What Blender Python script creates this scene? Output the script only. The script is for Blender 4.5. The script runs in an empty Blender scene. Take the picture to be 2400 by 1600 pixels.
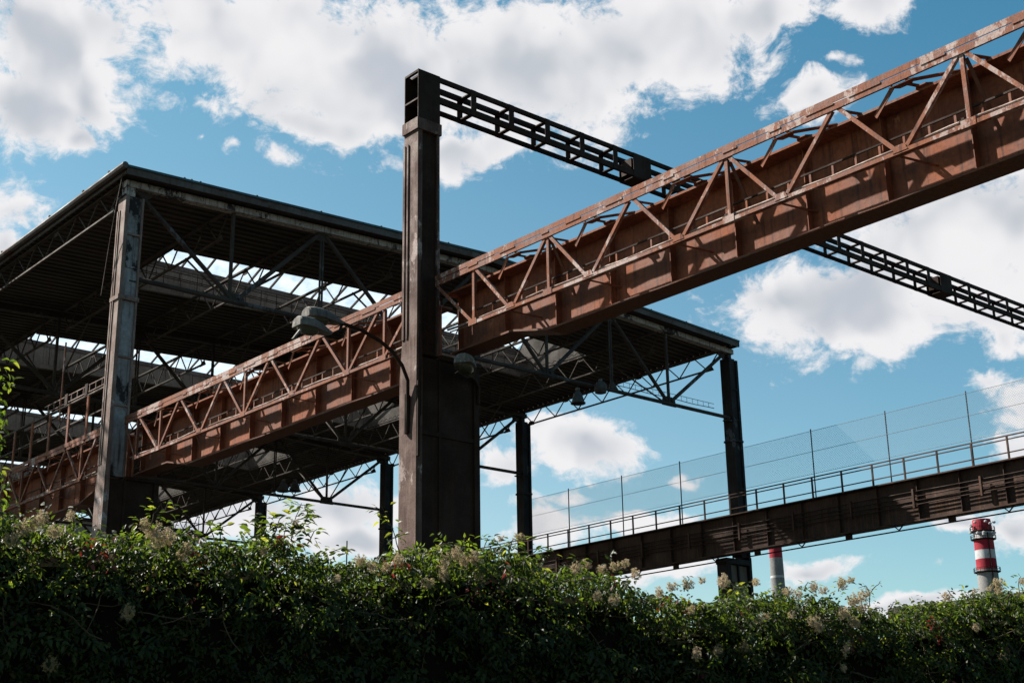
import bpy, math, random
from mathutils import Vector, Matrix
R = math.radians
random.seed(7)
S = bpy.context.scene
COL = S.collection

# ------------------------------------------------------------------ camera
RIGHT = Vector((0.75859364, -0.65137821, -0.01556016))
UP = Vector((-0.18882271, -0.24263354, 0.95156447))
FWD = Vector((0.62360378, 0.71891265, 0.30705526))
FPX = 3258.3
EYE = Vector((0, 0, 1.6))
cam_d = bpy.data.cameras.new('camera')
cam_d.sensor_width = 36.0
cam_d.lens = FPX / 2400 * 36.0
cam_d.clip_start = 0.05
cam_d.clip_end = 6000
cam = bpy.data.objects.new('camera', cam_d)
COL.objects.link(cam)
M = Matrix((RIGHT, UP, -FWD)).transposed().to_4x4()
M.translation = EYE
cam.matrix_world = M
S.camera = cam

# ------------------------------------------------------------------ exposure, sun, sky
S.view_settings.view_transform = 'Standard'
S.view_settings.look = 'None'
S.view_settings.gamma = 1
S.view_settings.exposure = 1.5
SUN_AZ = R(-28)      # measured from +Y towards +X
SUN_EL = R(44)
sd = Vector((math.sin(SUN_AZ) * math.cos(SUN_EL), math.cos(SUN_AZ) * math.cos(SUN_EL), math.sin(SUN_EL)))
sun_d = bpy.data.lights.new('sun', 'SUN')
sun_d.energy = 5.0
sun_d.angle = R(0.53)
sun_d.color = (1.0, 0.93, 0.84)
sun = bpy.data.objects.new('sun', sun_d)
COL.objects.link(sun)
sun.rotation_euler = sd.to_track_quat('Z', 'Y').to_euler()
sun.location = (0, 0, 60)

W = bpy.data.worlds.new('World')
S.world = W
W.use_nodes = True


class NT:
    """small helper for node graphs"""
    def __init__(s, tree):
        s.t = tree
        s.n = tree.nodes
        s.l = tree.links

    def add(s, typ, ins=None, **props):
        nd = s.n.new(typ)
        for k, v in props.items():
            setattr(nd, k, v)
        if ins:
            for k, v in ins.items():
                if hasattr(v, 'is_output') or isinstance(v, bpy.types.NodeSocket):
                    s.l.new(v, nd.inputs[k])
                else:
                    nd.inputs[k].default_value = v
        return nd

    def math(s, op, a, b=0.0, c=None, clamp=False):
        ins = {0: a, 1: b}
        if c is not None:
            ins[2] = c
        return s.add('ShaderNodeMath', ins, operation=op, use_clamp=clamp).outputs[0]

    def vmath(s, op, a, b=(0, 0, 0)):
        nd = s.add('ShaderNodeVectorMath', {0: a, 1: b}, operation=op)
        return nd.outputs['Value'] if op in ('LENGTH', 'DOT_PRODUCT', 'DISTANCE') else nd.outputs[0]

    def noise(s, vec, scale, detail=6, rough=0.55, dist=0.0):
        return s.add('ShaderNodeTexNoise', {'Vector': vec, 'Scale': scale, 'Detail': detail, 'Roughness': rough, 'Distortion': dist})

    def mapr(s, v, a, b, c=0.0, d=1.0, smooth=True):
        nd = s.add('ShaderNodeMapRange', {'Value': v, 'From Min': a, 'From Max': b, 'To Min': c, 'To Max': d})
        nd.interpolation_type = 'SMOOTHSTEP' if smooth else 'LINEAR'
        return nd.outputs[0]

    def mix(s, f, a, b, mode='MIX'):
        nd = s.n.new('ShaderNodeMix')
        nd.data_type = 'RGBA'
        nd.blend_type = mode
        for i, v in ((0, f), (6, a), (7, b)):
            if isinstance(v, bpy.types.NodeSocket):
                s.l.new(v, nd.inputs[i])
            else:
                if i and len(v) == 3:
                    v = (*v, 1)
                nd.inputs[i].default_value = v
        return nd.outputs[2]


# clouds: azimuth, elevation, half-width, half-height (radians) of each cloud mass on the sky
CLOUDS = [(0.353, 0.5, 0.088, 0.056), (0.346, 0.454, 0.071, 0.031), (0.394, 0.469, 0.037, 0.034), (0.387, 0.439, 0.027, 0.014),
 (0.486, 0.527, 0.069, 0.043), (0.52, 0.521, 0.11, 0.055), (0.615, 0.502, 0.136, 0.065), (0.735, 0.503, 0.13, 0.062),
 (0.839, 0.524, 0.112, 0.049), (0.922, 0.535, 0.057, 0.026), (0.569, 0.462, 0.043, 0.018), (0.666, 0.45, 0.04, 0.02),
 (0.71, 0.452, 0.037, 0.018), (0.542, 0.437, 0.018, 0.008), (0.509, 0.443, 0.006, 0.005), (0.479, 0.455, 0.005, 0.003),
 (1.01, 0.526, 0.038, 0.018), (0.978, 0.486, 0.014, 0.006), (0.952, 0.467, 0.035, 0.016), (0.837, 0.453, 0.01, 0.004),
 (0.35, 0.385, 0.033, 0.021), (0.338, 0.361, 0.026, 0.023), (1.055, 0.365, 0.115, 0.056), (0.975, 0.325, 0.115, 0.045),
 (1.079, 0.319, 0.060, 0.042), (0.924, 0.336, 0.053, 0.027), (1.072, 0.288, 0.023, 0.016), (1.06, 0.259, 0.023, 0.012),
 (1.08, 0.241, 0.022, 0.021), (0.77, 0.237, 0.041, 0.026), (0.736, 0.247, 0.028, 0.015), (0.707, 0.226, 0.031, 0.018),
 (0.837, 0.214, 0.019, 0.006), (0.75, 0.201, 0.019, 0.005), (0.722, 0.2, 0.025, 0.008), (0.799, 0.183, 0.04, 0.014),
 (0.731, 0.178, 0.037, 0.021), (0.822, 0.148, 0.045, 0.012), (0.923, 0.143, 0.029, 0.012), (0.58, 0.193, 0.061, 0.025),
 (0.599, 0.171, 0.067, 0.015), (0.516, 0.189, 0.036, 0.018), (1.032, 0.166, 0.036, 0.01), (1.067, 0.162, 0.024, 0.017),
 (1.013, 0.142, 0.008, 0.005), (0.984, 0.115, 0.073, 0.008), (0.49, 0.18, 0.035, 0.012),
 (1.071, 0.213, 0.019, 0.017), (1.35, 0.40, 0.16, 0.07), (0.1, 0.25, 0.08, 0.03)]
SKY_K = 0.052
g = NT(W.node_tree)
g.n.clear()
tc = g.add('ShaderNodeTexCoord')
d = tc.outputs['Generated']
sp = g.add('ShaderNodeSeparateXYZ', {0: d})
az = g.math('ARCTAN2', sp.outputs[0], sp.outputs[1])
el = g.math('ARCSINE', sp.outputs[2])
ae = g.add('ShaderNodeCombineXYZ', {0: az, 1: el, 2: 0.0}).outputs[0]
w1 = g.noise(ae, 14, 3, 0.5)
wv = g.vmath('MULTIPLY', g.vmath('SUBTRACT', w1.outputs['Color'], (0.5, 0.5, 0.5)), (0.075, 0.045, 0))
aw = g.vmath('ADD', ae, wv)
field = None
for a_, e_, ra, re in CLOUDS:
    q = g.vmath('MULTIPLY', g.vmath('SUBTRACT', aw, (a_, e_, 0)), (1 / ra, 1 / re, 0))
    kk = 0.32 if ra < 0.012 else 0.5 if ra < 0.02 else (0.7 if ra < 0.035 else 1.0)
    v = g.math('MULTIPLY', g.math('SUBTRACT', 1.0, g.vmath('LENGTH', q)), kk)
    field = v if field is None else g.math('SMOOTH_MAX', field, v, 0.25)
n1 = g.noise(g.vmath('MULTIPLY', ae, (1, 1.25, 1)), 26, 9, 0.62, 0.25)
n2 = g.noise(ae, 9, 3, 0.45)
n3 = g.noise(g.vmath('MULTIPLY', aw, (1, 1.3, 1)), 95, 7, 0.65, 0.3)
f2 = g.math('ADD', field, g.math('MULTIPLY', g.math('SUBTRACT', n1.outputs[0], 0.5), 1.7))
f2 = g.math('ADD', f2, g.math('MULTIPLY', g.math('SUBTRACT', n3.outputs[0], 0.5), 0.75))
mask = g.mapr(f2, -0.06, 0.40)
n1s = g.noise(aw, 22, 2, 0.4)
fs = g.math('ADD', field, g.math('MULTIPLY', g.math('SUBTRACT', n1s.outputs[0], 0.5), 1.3))
thick = g.mapr(fs, 0.22, 0.95)
shade = g.math('MULTIPLY', thick, g.mapr(n2.outputs[0], 0.36, 0.58), clamp=True)
shade2 = g.math('MULTIPLY', thick, g.mapr(g.noise(aw, 15, 2, 0.4).outputs[0], 0.42, 0.66), clamp=True)
cc = g.mix(shade, (6.0, 5.95, 6.05), (3.7, 3.95, 4.3))
cc = g.mix(g.math('MULTIPLY', shade2, 0.45), cc, (3.5, 3.75, 4.3))
sky = g.add('ShaderNodeTexSky', sky_type='NISHITA')
sky.sun_disc = False
sky.sun_elevation = SUN_EL
sky.sun_rotation = SUN_AZ
sky.air_density = 1.0
sky.dust_density = 0.8
sky.ozone_density = 1.0
skc = g.mix(g.mapr(el, 0.05, 0.62, smooth=False), (1.10, 1.11, 0.95), (0.38, 0.90, 0.88))
skc = g.mix(1.0, skc, g.mix(g.mapr(az, 0.55, 1.15, smooth=False), (1.06, 1.0, 0.97), (0.70, 0.90, 0.96)), 'MULTIPLY')
skc = g.mix(1.0, sky.outputs[0], skc, 'MULTIPLY')
fin = g.mix(mask, skc, cc)
bg = g.add('ShaderNodeBackground', {'Color': fin, 'Strength': SKY_K})
g.add('ShaderNodeOutputWorld', {'Surface': bg.outputs[0]})


# ------------------------------------------------------------------ helpers
def ray(x, y):
    return (FWD * FPX + RIGHT * (x - 1200) - UP * (y - 800))


def atX(x, y, X):
    v = ray(x, y); return EYE + v * (X / v.x)


def atY(x, y, Y):
    v = ray(x, y); return EYE + v * (Y / v.y)


class MB:
    def __init__(s):
        s.v = []; s.f = []

    def hexa(s, p):
        b = len(s.v)
        s.v += [tuple(q) for q in p]
        for f in ((0, 3, 2, 1), (4, 5, 6, 7), (0, 1, 5, 4), (1, 2, 6, 5), (2, 3, 7, 6), (3, 0, 4, 7)):
            s.f.append(tuple(b + i for i in f))
        return s

    def box(s, x0, y0, z0, x1, y1, z1):
        return s.hexa([(x0, y0, z0), (x1, y0, z0), (x1, y1, z0), (x0, y1, z0), (x0, y0, z1), (x1, y0, z1), (x1, y1, z1), (x0, y1, z1)])

    def beam(s, a, b, w, h, up=(0, 0, 1)):
        """rectangular bar, w across, h along 'up'"""
        a = Vector(a); b = Vector(b); t = (b - a).normalized(); u = Vector(up)
        if abs(t.dot(u)) > 0.99:
            u = Vector((0, 1, 0))
        sd_ = t.cross(u).normalized(); u = sd_.cross(t).normalized()
        p = []
        for c in (a, b):
            for i, j in ((-1, -1), (1, -1), (1, 1), (-1, 1)):
                p.append(c + sd_ * (i * w / 2) + u * (j * h / 2))
        b_ = len(s.v)
        s.v += [tuple(q) for q in p]
        for f in ((0, 3, 2, 1), (4, 5, 6, 7), (0, 1, 5, 4), (1, 2, 6, 5), (2, 3, 7, 6), (3, 0, 4, 7)):
            s.f.append(tuple(b_ + i for i in f))
        return s

    def angle(s, a, b, w, t=0.012, up=(0, 0, 1), out=(-1, 0, 0)):
        """L-profile bar: one leg facing 'out', other leg perpendicular"""
        a = Vector(a); b = Vector(b); d_ = (b - a).normalized(); o = Vector(out)
        o = (o - d_ * o.dot(d_)).normalized(); sdv = d_.cross(o).normalized()
        s.beam(a, b, w, t, up=o)
        s.beam(a - o * (w / 2) + sdv * (w / 2 - t / 2), b - o * (w / 2) + sdv * (w / 2 - t / 2), t, w - t - 0.002, up=o)
        return s

    def tube(s, pts, r, n=8, cap=True):
        pts = [Vector(p) for p in pts]
        b = len(s.v); m = len(pts)
        rs = r if isinstance(r, (list, tuple)) else [r] * m
        prev = None
        for i, p in enumerate(pts):
            t = (pts[min(i + 1, m - 1)] - pts[max(i - 1, 0)]).normalized()
            if prev is None:
                u = t.cross(Vector((0, 0, 1)))
                if u.length < 0.05:
                    u = t.cross(Vector((1, 0, 0)))
                u.normalize()
            else:
                u = (prev - t * prev.dot(t)).normalized()
            prev = u
            w = t.cross(u)
            for k in range(n):
                a = 2 * math.pi * k / n
                s.v.append(tuple(p + (u * math.cos(a) + w * math.sin(a)) * rs[i]))
        for i in range(m - 1):
            for k in range(n):
                k2 = (k + 1) % n
                s.f.append((b + i * n + k, b + i * n + k2, b + (i + 1) * n + k2, b + (i + 1) * n + k))
        if cap:
            s.f.append(tuple(b + k for k in range(n))[::-1])
            s.f.append(tuple(b + (m - 1) * n + k for k in range(n)))
        return s

    def poly(s, pts, nrm, t):
        """flat polygon plate of thickness t along nrm"""
        nrm = Vector(nrm) * t / 2
        b = len(s.v); n = len(pts)
        for p in pts:
            s.v.append(tuple(Vector(p) - nrm))
        for p in pts:
            s.v.append(tuple(Vector(p) + nrm))
        s.f.append(tuple(b + i for i in range(n))[::-1])
        s.f.append(tuple(b + n + i for i in range(n)))
        for i in range(n):
            j = (i + 1) % n
            s.f.append((b + i, b + j, b + n + j, b + n + i))
        return s

    def lathe(s, prof, c, n=20, axis=None):
        """profile (r,z) revolved round a vertical line through c"""
        b = len(s.v); m = len(prof)
        for r, z in prof:
            for k in range(n):
                a = 2 * math.pi * k / n
                s.v.append((c[0] + r * math.cos(a), c[1] + r * math.sin(a), c[2] + z))
        for i in range(m - 1):
            for k in range(n):
                k2 = (k + 1) % n
                s.f.append((b + i * n + k, b + i * n + k2, b + (i + 1) * n + k2, b + (i + 1) * n + k))
        return s

    def build(s, name, mat, parent=None, label=None, smooth=False, kind=None):
        L = ROOT.get(parent, Vector((0, 0, 0))) if parent else Vector((0, 0, 0))
        me = bpy.data.meshes.new(name)
        me.from_pydata([(v[0] - L[0], v[1] - L[1], v[2] - L[2]) for v in s.v], [], s.f)
        me.update()
        if smooth:
            for p in me.polygons:
                p.use_smooth = True
        if isinstance(mat, (list, tuple)):
            for m_ in mat:
                me.materials.append(m_)
        else:
            me.materials.append(mat)
        o = bpy.data.objects.new(name, me)
        COL.objects.link(o)
        if parent:
            o.parent = parent
            ROOT[o] = L
        if label:
            o['label'] = label
        if kind:
            o['kind'] = kind
        return o


ROOT = {}


def thing(name, label, cat, loc, group=None):
    o = bpy.data.objects.new(name, None)
    o.empty_display_size = 0.2
    COL.objects.link(o)
    o.location = loc
    ROOT[o] = Vector(loc)
    o['label'] = label; o['category'] = cat
    if group:
        o['group'] = group
    return o


def tag(o, label, cat, group=None, kind=None):
    if label: o['label'] = label
    if cat: o['category'] = cat
    if group: o['group'] = group
    if kind: o['kind'] = kind
    return o


KIDS = {}


def copy_tree(o, parent=None):
    c = o.copy()
    COL.objects.link(c)
    if parent:
        c.parent = parent
    for ch in [x for x in bpy.data.objects if x.parent == o]:
        copy_tree(ch, c)
    return c


def dup(root, loc, label):
    c = copy_tree(root)
    c.location = loc
    ROOT[c] = Vector(loc)
    c['label'] = label
    return c


# ------------------------------------------------------------------ materials
def mat(name):
    m = bpy.data.materials.new(name)
    m.use_nodes = True
    g = NT(m.node_tree)
    g.n.clear()
    return m, g


def finish(g, col, rough=0.8, bump=None, bstr=0.3, spec=0.3, metal=0.0, bdist=0.01):
    b = g.add('ShaderNodeBsdfPrincipled', {'Base Color': col, 'Roughness': rough, 'Specular IOR Level': spec, 'Metallic': metal})
    if bump is not None:
        bn = g.add('ShaderNodeBump', {'Height': bump, 'Strength': bstr, 'Distance': bdist})
        g.l.new(bn.outputs[0], b.inputs['Normal'])
    g.add('ShaderNodeOutputMaterial', {'Surface': b.outputs[0]})


def steel(name, c0, c1, c2, scale=3.0, flake=0.5, fcol=None, streak=1.0, fscale=7.0, spec=0.25):
    """weathered steel: three tones by noise, vertical streaks, flakes of old paint"""
    m, g = mat(name)
    geo = g.add('ShaderNodeNewGeometry')
    P = geo.outputs['Position']
    n = g.noise(P, scale, 8, 0.65)
    st = g.noise(g.vmath('MULTIPLY', P, (14, 14, 0.8)), 1.0, 5, 0.6)
    fine = g.noise(P, scale * 14, 4, 0.6)
    a = g.mix(g.mapr(n.outputs[0], 0.36, 0.62), c0, c1)
    a = g.mix(g.math('MULTIPLY', g.mapr(st.outputs[0], 0.48, 0.72), streak, clamp=True), a, c2)
    if fcol is not None:
        fl = g.noise(g.vmath('MULTIPLY', P, (1, 1, 0.55)), fscale, 9, 0.72)
        big = g.noise(P, 0.9, 3, 0.5)
        v = g.math('ADD', fl.outputs[0], g.math('MULTIPLY', g.math('SUBTRACT', big.outputs[0], 0.5), 0.8))
        a = g.mix(g.mapr(v, 1 - flake, 1 - flake + 0.06), a, fcol)
    a = g.mix(g.mapr(fine.outputs[0], 0.35, 0.7, 0, 0.5), a, g.mix(1.0, a, (0.45, 0.42, 0.4), 'MULTIPLY'))
    finish(g, a, g.mapr(n.outputs[0], 0.3, 0.7, 0.65, 0.95), fine.outputs[0], 0.35, spec)
    return m


RUST = steel('rusty_orange_steel', (0.14, 0.044, 0.021), (0.235, 0.076, 0.036), (0.075, 0.027, 0.016), 1.1, 0.30, (0.27, 0.115, 0.068), 1.0)
RUSTD = steel('shade_tone_flange_rust', (0.10, 0.036, 0.020), (0.13, 0.048, 0.026), (0.05, 0.022, 0.014), 2.2, 0.27, (0.2, 0.08, 0.045), 0.5)  # rust darkened so the flange's underside shade sits in the colour
BEIGED = steel('dark_beige_panel', (0.085, 0.07, 0.058), (0.065, 0.054, 0.046), (0.045, 0.035, 0.03), 1.5, 0.2, None, 0.8)  # darker copy of the beige panel tone
RUSTW = steel('rust_with_pale_paint', (0.14, 0.046, 0.025), (0.22, 0.080, 0.042), (0.075, 0.028, 0.019), 2.4, 0.44, (0.33, 0.24, 0.215), 0.9, 6)
DARK = steel('dark_steel', (0.028, 0.013, 0.007), (0.021, 0.011, 0.0075), (0.045, 0.018, 0.009), 2.0, 0.22, (0.045, 0.035, 0.03), 0.5, spec=0.15)
GIRD2 = steel('dark_brown_rust', (0.046, 0.021, 0.013), (0.030, 0.016, 0.011), (0.085, 0.035, 0.017), 1.6, 0.2, (0.06, 0.045, 0.04), 1.0)
COLB = steel('brown_column_paint', (0.095, 0.050, 0.038), (0.060, 0.032, 0.025), (0.14, 0.09, 0.072), 2.2, 0.40, (0.26, 0.20, 0.185), 0.8, 5)
COLW = steel('flaking_grey_column_paint', (0.22, 0.225, 0.235), (0.13, 0.122, 0.122), (0.045, 0.036, 0.034), 0.9, 0.50, (0.020, 0.017, 0.017), 0.9, 2.0)
COLP = steel('pinkish_column_flange', (0.20, 0.145, 0.125), (0.15, 0.10, 0.085), (0.09, 0.055, 0.045), 2.0, 0.40, (0.30, 0.26, 0.25), 0.9, 5)
COLD = steel('black_column_paint', (0.010, 0.009, 0.0095), (0.014, 0.011, 0.0105), (0.026, 0.018, 0.017), 1.8, 0.34, (0.07, 0.075, 0.085), 0.8, 3)
TRUSS = steel('grey_brown_truss_paint', (0.046, 0.033, 0.026), (0.032, 0.025, 0.022), (0.06, 0.036, 0.026), 2.5, 0.36, (0.09, 0.09, 0.095), 0.4)
JOIST = steel('brown_joist_paint', (0.065, 0.047, 0.036), (0.042, 0.031, 0.025), (0.07, 0.042, 0.03), 2.5, 0.34, (0.13, 0.11, 0.09), 0.4)
BAND = steel('peeling_white_beam_paint', (0.40, 0.36, 0.345), (0.27, 0.24, 0.23), (0.04, 0.033, 0.03), 5.0, 0.42, (0.03, 0.025, 0.027), 1.0, 5)
FASC = steel('grey_fascia_steel', (0.10, 0.088, 0.084), (0.075, 0.058, 0.052), (0.05, 0.022, 0.014), 0.8, 0.36, (0.06, 0.022, 0.013), 0.5, 1.2)
BEIGE = steel('dusty_beige_panel', (0.16, 0.135, 0.115), (0.125, 0.105, 0.09), (0.085, 0.067, 0.055), 1.5, 0.2, (0.19, 0.17, 0.145), 0.8)
BLUEGREY = steel('blue_grey_roof_sheet', (0.055, 0.10, 0.12), (0.04, 0.075, 0.09), (0.08, 0.09, 0.09), 2.0, 0.2, None, 0.5)
GALV = steel('galvanised_post', (0.05, 0.06, 0.07), (0.035, 0.04, 0.045), (0.06, 0.05, 0.045), 3.0, 0.2, None, 0.5)
LAMPG = steel('weathered_lamp_housing', (0.17, 0.155, 0.14), (0.10, 0.092, 0.083), (0.05, 0.048, 0.042), 6.0, 0.4, (0.26, 0.265, 0.25), 1.0, 12)
LAMPD = steel('grey_metal_lamp', (0.07, 0.07, 0.068), (0.05, 0.05, 0.048), (0.03, 0.025, 0.022), 8.0, 0.3, None, 0.5)
PIPE = steel('weathered_pipe', (0.30, 0.22, 0.19), (0.16, 0.10, 0.08), (0.09, 0.05, 0.04), 3.0, 0.3, (0.40, 0.36, 0.34), 0.4)
CONC = steel('stack_concrete', (0.20, 0.195, 0.19), (0.15, 0.145, 0.145), (0.10, 0.095, 0.09), 0.25, 0.2, None, 0.6, 0.5)
STRED = steel('stack_red_paint', (0.26, 0.008, 0.022), (0.21, 0.008, 0.02), (0.13, 0.014, 0.02), 0.25, 0.2, None, 0.5, 0.5)
STWHT = steel('stack_white_paint', (0.42, 0.42, 0.43), (0.34, 0.34, 0.35), (0.24, 0.23, 0.23), 0.5, 0.35, (0.25, 0.24, 0.25), 0.8, 0.8)
BRICK = steel('drab_building_wall', (0.22, 0.17, 0.14), (0.17, 0.13, 0.11), (0.12, 0.08, 0.07), 0.4, 0.2, None, 0.6)


def m_deck():
    m, g = mat('corrugated_roof_underside')
    P = g.add('ShaderNodeNewGeometry').outputs['Position']
    n = g.noise(g.vmath('MULTIPLY', P, (0.5, 2, 1)), 1.2, 7, 0.6)
    n2 = g.noise(P, 5, 5, 0.6)
    a = g.mix(g.mapr(n.outputs[0], 0.35, 0.65), (0.056, 0.044, 0.035), (0.030, 0.024, 0.020))
    a = g.mix(g.mapr(n2.outputs[0], 0.55, 0.75, 0, 0.6), a, (0.048, 0.022, 0.014))
    finish(g, a, 0.8, n2.outputs[0], 0.2)
    return m


DECK = m_deck()


def m_glass():
    m, g = mat('dusty_roof_glass')
    P = g.add('ShaderNodeNewGeometry').outputs['Position']
    n = g.noise(P, 2.0, 5, 0.6)
    tr = g.add('ShaderNodeBsdfTransparent', {'Color': (0.93, 0.96, 0.97, 1)})
    tl = g.add('ShaderNodeBsdfTranslucent', {'Color': (0.42, 0.44, 0.47, 1)})
    mx = g.add('ShaderNodeMixShader', {0: g.mapr(n.outputs[0], 0.3, 0.7, 0.28, 0.5), 1: tr.outputs[0], 2: tl.outputs[0]})
    g.add('ShaderNodeOutputMaterial', {'Surface': mx.outputs[0]})
    return m


GLASS = m_glass()


def m_lens():
    m, g = mat('lamp_lens')
    P = g.add('ShaderNodeNewGeometry').outputs['Position']
    n = g.noise(P, 12, 4, 0.6)
    finish(g, g.mix(n.outputs[0], (0.03, 0.03, 0.018), (0.06, 0.06, 0.04)), 0.25, spec=0.5)
    return m


LENS = m_lens()


def m_leaf(name, c0, c1, c2, tl, gloss=0.5):
    m, g = mat(name)
    at = g.add('ShaderNodeAttribute', attribute_name='tone')
    v = at.outputs['Fac']
    a = g.mix(g.mapr(v, 0.0, 0.5, smooth=False), c0, c1)
    a = g.mix(g.mapr(v, 0.75, 1.0, smooth=False), a, c2)
    P = g.add('ShaderNodeNewGeometry').outputs['Position']
    n = g.noise(P, 60, 2, 0.5)
    a = g.mix(g.mapr(n.outputs[0], 0.3, 0.7, 0, 0.35), a, g.mix(1.0, a, (0.6, 0.6, 0.6), 'MULTIPLY'))
    b = g.add('ShaderNodeBsdfPrincipled', {'Base Color': a, 'Roughness': 0.52, 'Specular IOR Level': gloss})
    t = g.add('ShaderNodeBsdfTranslucent', {'Color': g.mix(1.0, a, tl, 'MULTIPLY')})
    mx = g.add('ShaderNodeMixShader', {0: 0.38, 1: b.outputs[0], 2: t.outputs[0]})
    g.add('ShaderNodeOutputMaterial', {'Surface': mx.outputs[0]})
    return m


LEAF = m_leaf('vine_leaf', (0.012, 0.0175, 0.004), (0.026, 0.037, 0.0075), (0.085, 0.08, 0.020), (6.5, 7.0, 2.6, 1), 0.28)
REDLEAF = m_leaf('red_vine_leaf', (0.10, 0.012, 0.010), (0.16, 0.03, 0.015), (0.14, 0.09, 0.02), (2.2, 1.3, 1.3, 1))


DEADM = m_leaf('withered_leaf', (0.05, 0.028, 0.012), (0.09, 0.055, 0.022), (0.12, 0.09, 0.04), (1.5, 1.4, 1.2, 1), 0.2)


def m_flower():
    m, g = mat('seed_head')
    P = g.add('ShaderNodeNewGeometry').outputs['Position']
    n = g.noise(P, 9, 4, 0.6)
    a = g.mix(g.mapr(n.outputs[0], 0.35, 0.65), (0.42, 0.34, 0.19), (0.46, 0.37, 0.26))
    b = g.add('ShaderNodeBsdfDiffuse', {'Color': a})
    t = g.add('ShaderNodeBsdfTranslucent', {'Color': a})
    mx = g.add('ShaderNodeMixShader', {0: 0.35, 1: b.outputs[0], 2: t.outputs[0]})
    g.add('ShaderNodeOutputMaterial', {'Surface': mx.outputs[0]})
    return m


FLOWER = m_flower()


def m_plain(name, c0, c1, sc=3.0, rough=0.9):
    m, g = mat(name)
    P = g.add('ShaderNodeNewGeometry').outputs['Position']
    n = g.noise(P, sc, 6, 0.6)
    finish(g, g.mix(n.outputs[0], c0, c1), rough, n.outputs[0], 0.3)
    return m


STEM = m_plain('woody_stem', (0.05, 0.035, 0.022), (0.08, 0.055, 0.03), 12)
SOIL = m_plain('ground_soil', (0.013, 0.013, 0.009), (0.026, 0.024, 0.015), 0.6)
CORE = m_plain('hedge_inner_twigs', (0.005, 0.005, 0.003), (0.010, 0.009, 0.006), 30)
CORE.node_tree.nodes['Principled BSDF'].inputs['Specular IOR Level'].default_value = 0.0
WIRE = m_plain('fence_wire', (0.10, 0.12, 0.13), (0.14, 0.16, 0.17), 2, 0.6)

# ------------------------------------------------------------------ ground
m_ = MB(); N = 24
for i in range(N + 1):
    for j in range(N + 1):
        m_.v.append((-3000 + 6500 * i / N, -2500 + 6500 * j / N, 0))
for i in range(N):
    for j in range(N):
        a = i * (N + 1) + j
        m_.f.append((a, a + N + 1, a + N + 2, a + 1))
tag(m_.build('ground', SOIL), 'bare industrial yard ground under the structures', 'ground', kind='structure')

# ------------------------------------------------------------------ crane columns, near row (outer face X0)
X0 = 13.53
FR = [30.07, 41.05, 50.5, 61.5, 71.3]      # roof frames along Y


def shaft_front(mb_list, root, x0, x1, y0, y1, z0, z1, mat_, flangeL, flangeR, battens, deep=0.05):
    """box column with recessed front and back panels"""
    body = MB().box(x0 + flangeL, y0 + deep, z0, x1 - flangeR, y1 - deep, z1)
    body.box(x0, y0, z0, x0 + flangeL, y1, z1)
    body.box(x1 - flangeR, y0, z0, x1, y1, z1)
    return body


def near_column(name, Y, ztop, mat_panel, mat_up, mat_low, label, collars, battens):
    root = thing(name, label, 'column', (X0, Y, 0), 'columns carrying the rusty crane runway')
    x1 = 14.02
    MB().box(X0 + 0.10, Y + 0.05, 8.72, x1 - 0.05, Y + 0.36, ztop).build('front_panel', mat_panel, root)
    up = MB().box(X0, Y, 8.72, X0 + 0.10, Y + 0.41, ztop)
    up.box(x1 - 0.05, Y, 8.72, x1, Y + 0.41, ztop)
    up.build('upper_shaft', mat_up, root)
    # ribs on the outer (sunny) face
    MB().box(X0 - 0.022, Y + 0.26, 9.0, X0, Y + 0.30, ztop - 0.35).box(X0 - 0.022, Y + 0.355, 9.0, X0, Y + 0.41, ztop - 0.35).build('face_rib', mat_up, root)
    for z in battens:
        MB().box(X0 + 0.102, Y + 0.004, z, x1 - 0.052, Y + 0.05, z + 0.05).build('batten_plate', mat_up, root)
    for z0_, z1_ in collars:
        MB().box(X0 - 0.03, Y - 0.025, z0_, x1 + 0.03, Y + 0.435, z1_).build('collar_band', mat_up, root)
    low = MB().box(X0 - 0.01, Y - 0.005, 0, X0 + 0.12, Y + 0.47, 8.3)
    low.hexa([(X0 - 0.01, Y - 0.005, 8.3), (X0 + 0.12, Y - 0.005, 8.3), (X0 + 0.12, Y + 0.47, 8.3), (X0 - 0.01, Y + 0.47, 8.3),
              (X0 - 0.003, Y - 0.002, 9.05), (X0 + 0.11, Y - 0.002, 9.05), (X0 + 0.11, Y + 0.412, 9.05), (X0 - 0.003, Y + 0.412, 9.05)])
    low.build('outer_flange', mat_low, root)
    w = MB().box(X0 + 0.12, Y + 0.04, 0, 14.78, Y + 0.43, 8.66)
    w.box(14.78, Y, 0, 14.90, Y + 0.46, 8.66)
    w.box(14.02, Y + 0.02, 0, 14.08, Y + 0.45, 8.66)
    w.build('lower_shaft', DARK, root)
    for z in (2.4, 5.2, 7.3):
        MB().box(X0 + 0.122, Y + 0.012, z, 14.778, Y + 0.04, z + 0.07).build('batten_plate', DARK, root)
    MB().box(14.03, Y - 0.02, 8.662, 14.93, Y + 0.49, 8.74).build('bearing_plate', DARK, root)
    return root


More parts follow.
